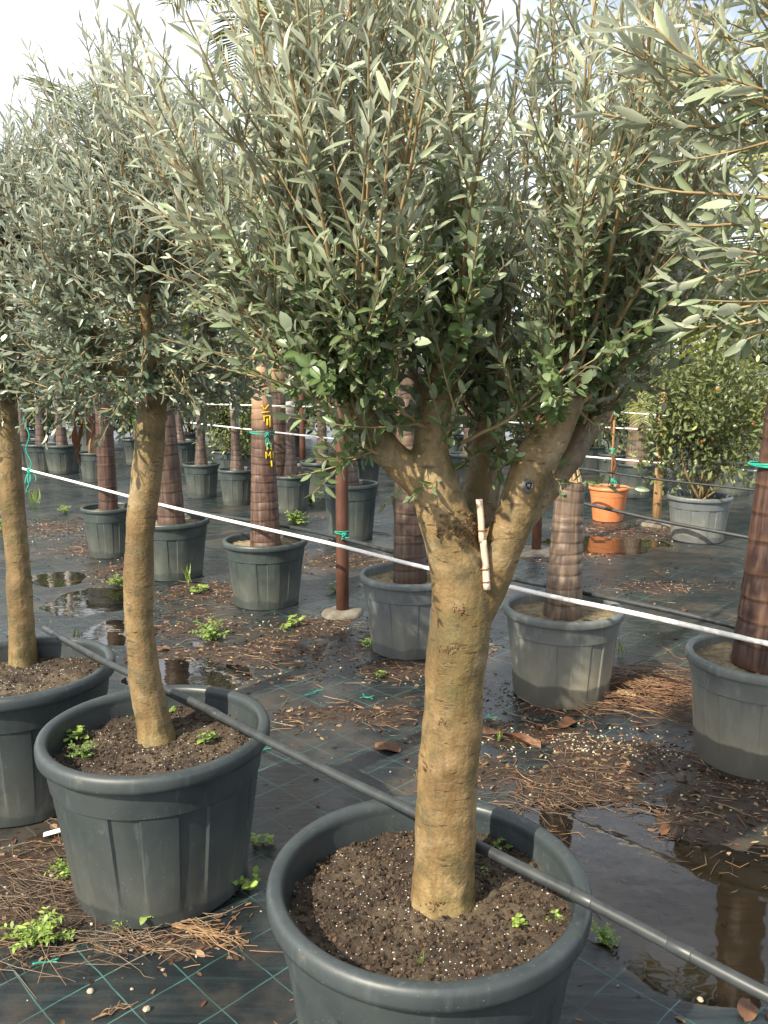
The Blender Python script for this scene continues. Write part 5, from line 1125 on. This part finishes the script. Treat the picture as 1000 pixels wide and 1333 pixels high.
dead_branch(120, 1330, 178, 1304, 3, 0.25, 'small dry twig cluster lying on the gridded fabric', 5, 0.006)
dead_branch(620, 950, 700, 978, 3, 0.12, 'flat reddish twig beside the forked olive trunk', 6, 0.006)
dead_branch(930, 1048, 1010, 1075, 2, 0.08, 'long reddish twig at the far edge of the puddle', 7, 0.005)
dead_branch(855, 840, 893, 862, 1, 0.05, 'single reddish stalk lying beside the mud-stained pot', 8, 0.008)
dead_branch(848, 742, 880, 760, 2, 0.12, 'pale reed lying on the strip of litter', 9, 0.01)
dead_branch(465, 692, 520, 698, 5, 0.10, 'dry yellow stalks in front of the tall dark pot', 10, 0.012)
def fallen(px, py, l, w, a, mat, label, name='fallen_leaf', curl=0.3, zoff=0.006, tilt=0.2):
    p = at(px, py); mb = MB(); n, m = 9, 5; V = []
    for i in range(n):
        t = i / (n - 1); ww = w * math.sin(math.pi * (0.06 + 0.9 * t)) ** 0.7
        for j in range(m):
            s = (j / (m - 1) - 0.5); V.append(((t - 0.5) * l, s * ww, 0.004 + curl * ww * (4 * s * s) * 0.5 + 0.006 * math.sin(t * 7 + s * 5) * (l / 0.1)))
    V = np.array(V); V[:, 2] -= V[:, 2].min(); Fc = [(i * m + j, i * m + j + 1, (i + 1) * m + j + 1, (i + 1) * m + j) for i in range(n - 1) for j in range(m - 1)]
    k = len(V); V2 = V - [0, 0, 0.0015]; Fb = [tuple(q + k for q in f[::-1]) for f in Fc]; mb.add(np.concatenate([V, V2]), Fc + Fb)
    o = link(name, mb.mesh(name, M[mat])); z = float(top(p[:1], p[1:2])[0]); o.location = (p[0], p[1], z + 0.002); o.rotation_euler = (tilt, 0.0, a); tag(o, label, 'fallen leaf' if name == 'fallen_leaf' else 'bark piece', 'fallen leaves on the fabric' if name == 'fallen_leaf' else None)
fallen(738, 945, 0.10, 0.055, 0.6, 'driedleaf', 'curled orange-brown leaf lying in front of the mud-stained pot', curl=0.7)
fallen(505, 975, 0.11, 0.06, -0.4, 'driedleaf', 'flat brown leaf lying on bare fabric behind the biggest pot', curl=0.3)
fallen(795, 912, 0.24, 0.045, 0.18, 'barkpiece', 'pale peeling sheath lying at the foot of the mud-stained pot', 'palm_sheath', 0.5)
fallen(660, 962, 0.30, 0.03, -0.6, 'driedleaf', 'long reddish sheath beside the forked olive trunk', 'palm_sheath', 0.4)
fallen(740, 1232, 0.06, 0.03, 0.4, 'driedleaf', 'dark red leaf beside the rim of the biggest pot')
fallen(972, 1315, 0.07, 0.045, 1.0, 'driedleaf', 'dark brown leaf under the pipe near the puddle')
fallen(212, 845, 0.08, 0.04, 0.3, 'driedleaf', 'orange leaf beside the second puddle')
fallen(865, 1080, 0.07, 0.03, 0.9, 'driedleaf', 'short brown leaf floating at the puddle edge')
fallen(890, 795, 0.05, 0.04, 0.9, 'driedleaf', 'small brown curled leaf near the mud-stained pot by the cord', curl=0.8)
fallen(165, 860, 0.05, 0.03, 1.9, 'driedleaf', 'small orange leaf near the twisted olive trunk')
def scrap(px, py, l, a, label, seed):
    p = at(px, py); rg = random.Random(seed); t = np.linspace(-1, 1, 12); mb = MB()
    for q in range(2):
        b = a + q * 0.25; k = rg.uniform(-.35, .35); X_ = t * l / 2; Yv = k * l * (t ** 2 - .3); P = np.stack([X_ * math.cos(b) - Yv * math.sin(b), X_ * math.sin(b) + Yv * math.cos(b), 0.004 + 0.012 * np.abs(t) * rg.random()], 1); tube(mb, P, 0.0016, 5)
    o = link('twine_scrap', mb.mesh('twine_scrap', M['twine'])); o.location = (p[0], p[1], float(top(p[:1], p[1:2])[0])); tag(o, label, 'twine', 'teal twine scraps on the ground')
scrap(408, 903, 0.09, 0.7, 'curved scrap of teal twine between the rusty post and the twisted olive\'s pot', 1)
scrap(478, 909, 0.06, -0.5, 'short scrap of teal twine in front of the grey ribbed pot', 2)
scrap(60, 1255, 0.06, 0.1, 'scrap of teal twine beside the bushy weed', 3)
scrap(352, 975, 0.07, 0.2, 'scrap of teal twine below the rim of the twisted olive pot', 4)
scrap(655, 790, 0.12, 1.2, 'teal twine scrap between the forked olive trunk and the muddy pot', 5)
scrap(640, 935, 0.05, -0.8, 'tiny teal twine scrap beside the forked olive trunk', 6)
# plant label, stone, pebbles
p = at(70, 1091); mb = MB(); V = [(-.03, -.009, 0), (.03, -.010, 0.002), (.034, 0, .003), (.03, .010, 0.002), (-.03, .009, 0)]; V = np.array(V); mb.add(np.concatenate([V + [0, 0, .0016], V]), [(0, 1, 2, 3, 4), (9, 8, 7, 6, 5)] + [(i, (i + 1) % 5, 5 + (i + 1) % 5, 5 + i)[::-1] for i in range(5)])
o = link('plant_label', mb.mesh('plant_label', M['plastic_white'], smooth=False)); o.location = (p[0], p[1], float(top(p[:1], p[1:2])[0]) + 0.016); o.rotation_euler = (0.2, -0.15, 0.25); tag(o, 'small white plastic plant label on the matted dead grass', 'plant label')
def stone(px, py, s, label, mat='stone', flat=0.5):
    p = at(px, py); bm = bmesh.new(); bmesh.ops.create_icosphere(bm, subdivisions=2, radius=1.0)
    for v in bm.verts: q = 1 + 0.25 * (float(vnoise(v.co.x * 2 + 9, v.co.y * 2 + v.co.z * 3 + 9, px)) - .5) * 2; v.co = Vector((v.co.x * s[0] * q, v.co.y * s[1] * q, v.co.z * s[2] * q))
    me = bpy.data.meshes.new('stone'); bm.to_mesh(me); bm.free(); me.materials.append(M[mat]); o = link('stone', me); o.location = (p[0], p[1], float(top(p[:1], p[1:2])[0]) + s[2] * 0.7); tag(o, label, 'stone', 'stones on the fabric')
stone(988, 1013, (0.045, 0.03, 0.014), 'pale flat stone at the foot of the mud-stained pot')
stone(118, 1291, (0.009, 0.007, 0.006), 'brown lump of soil on the gridded fabric')
stone(172, 1288, (0.005, 0.0035, 0.003), 'white pebble on the gridded fabric')
stone(191, 1316, (0.009, 0.008, 0.007), 'brown pebble by the small dry twig cluster')
stone(148, 1205, (0.011, 0.009, 0.008), 'tan pebble in the dead grass before the twisted olive pot')
stone(912, 1300, (0.008, 0.007, 0.006), 'pale pebble under the irrigation pipe')
stone(68, 1140, (0.008, 0.007, 0.006), 'pale pebble in the matted dead grass by the feathery weed')
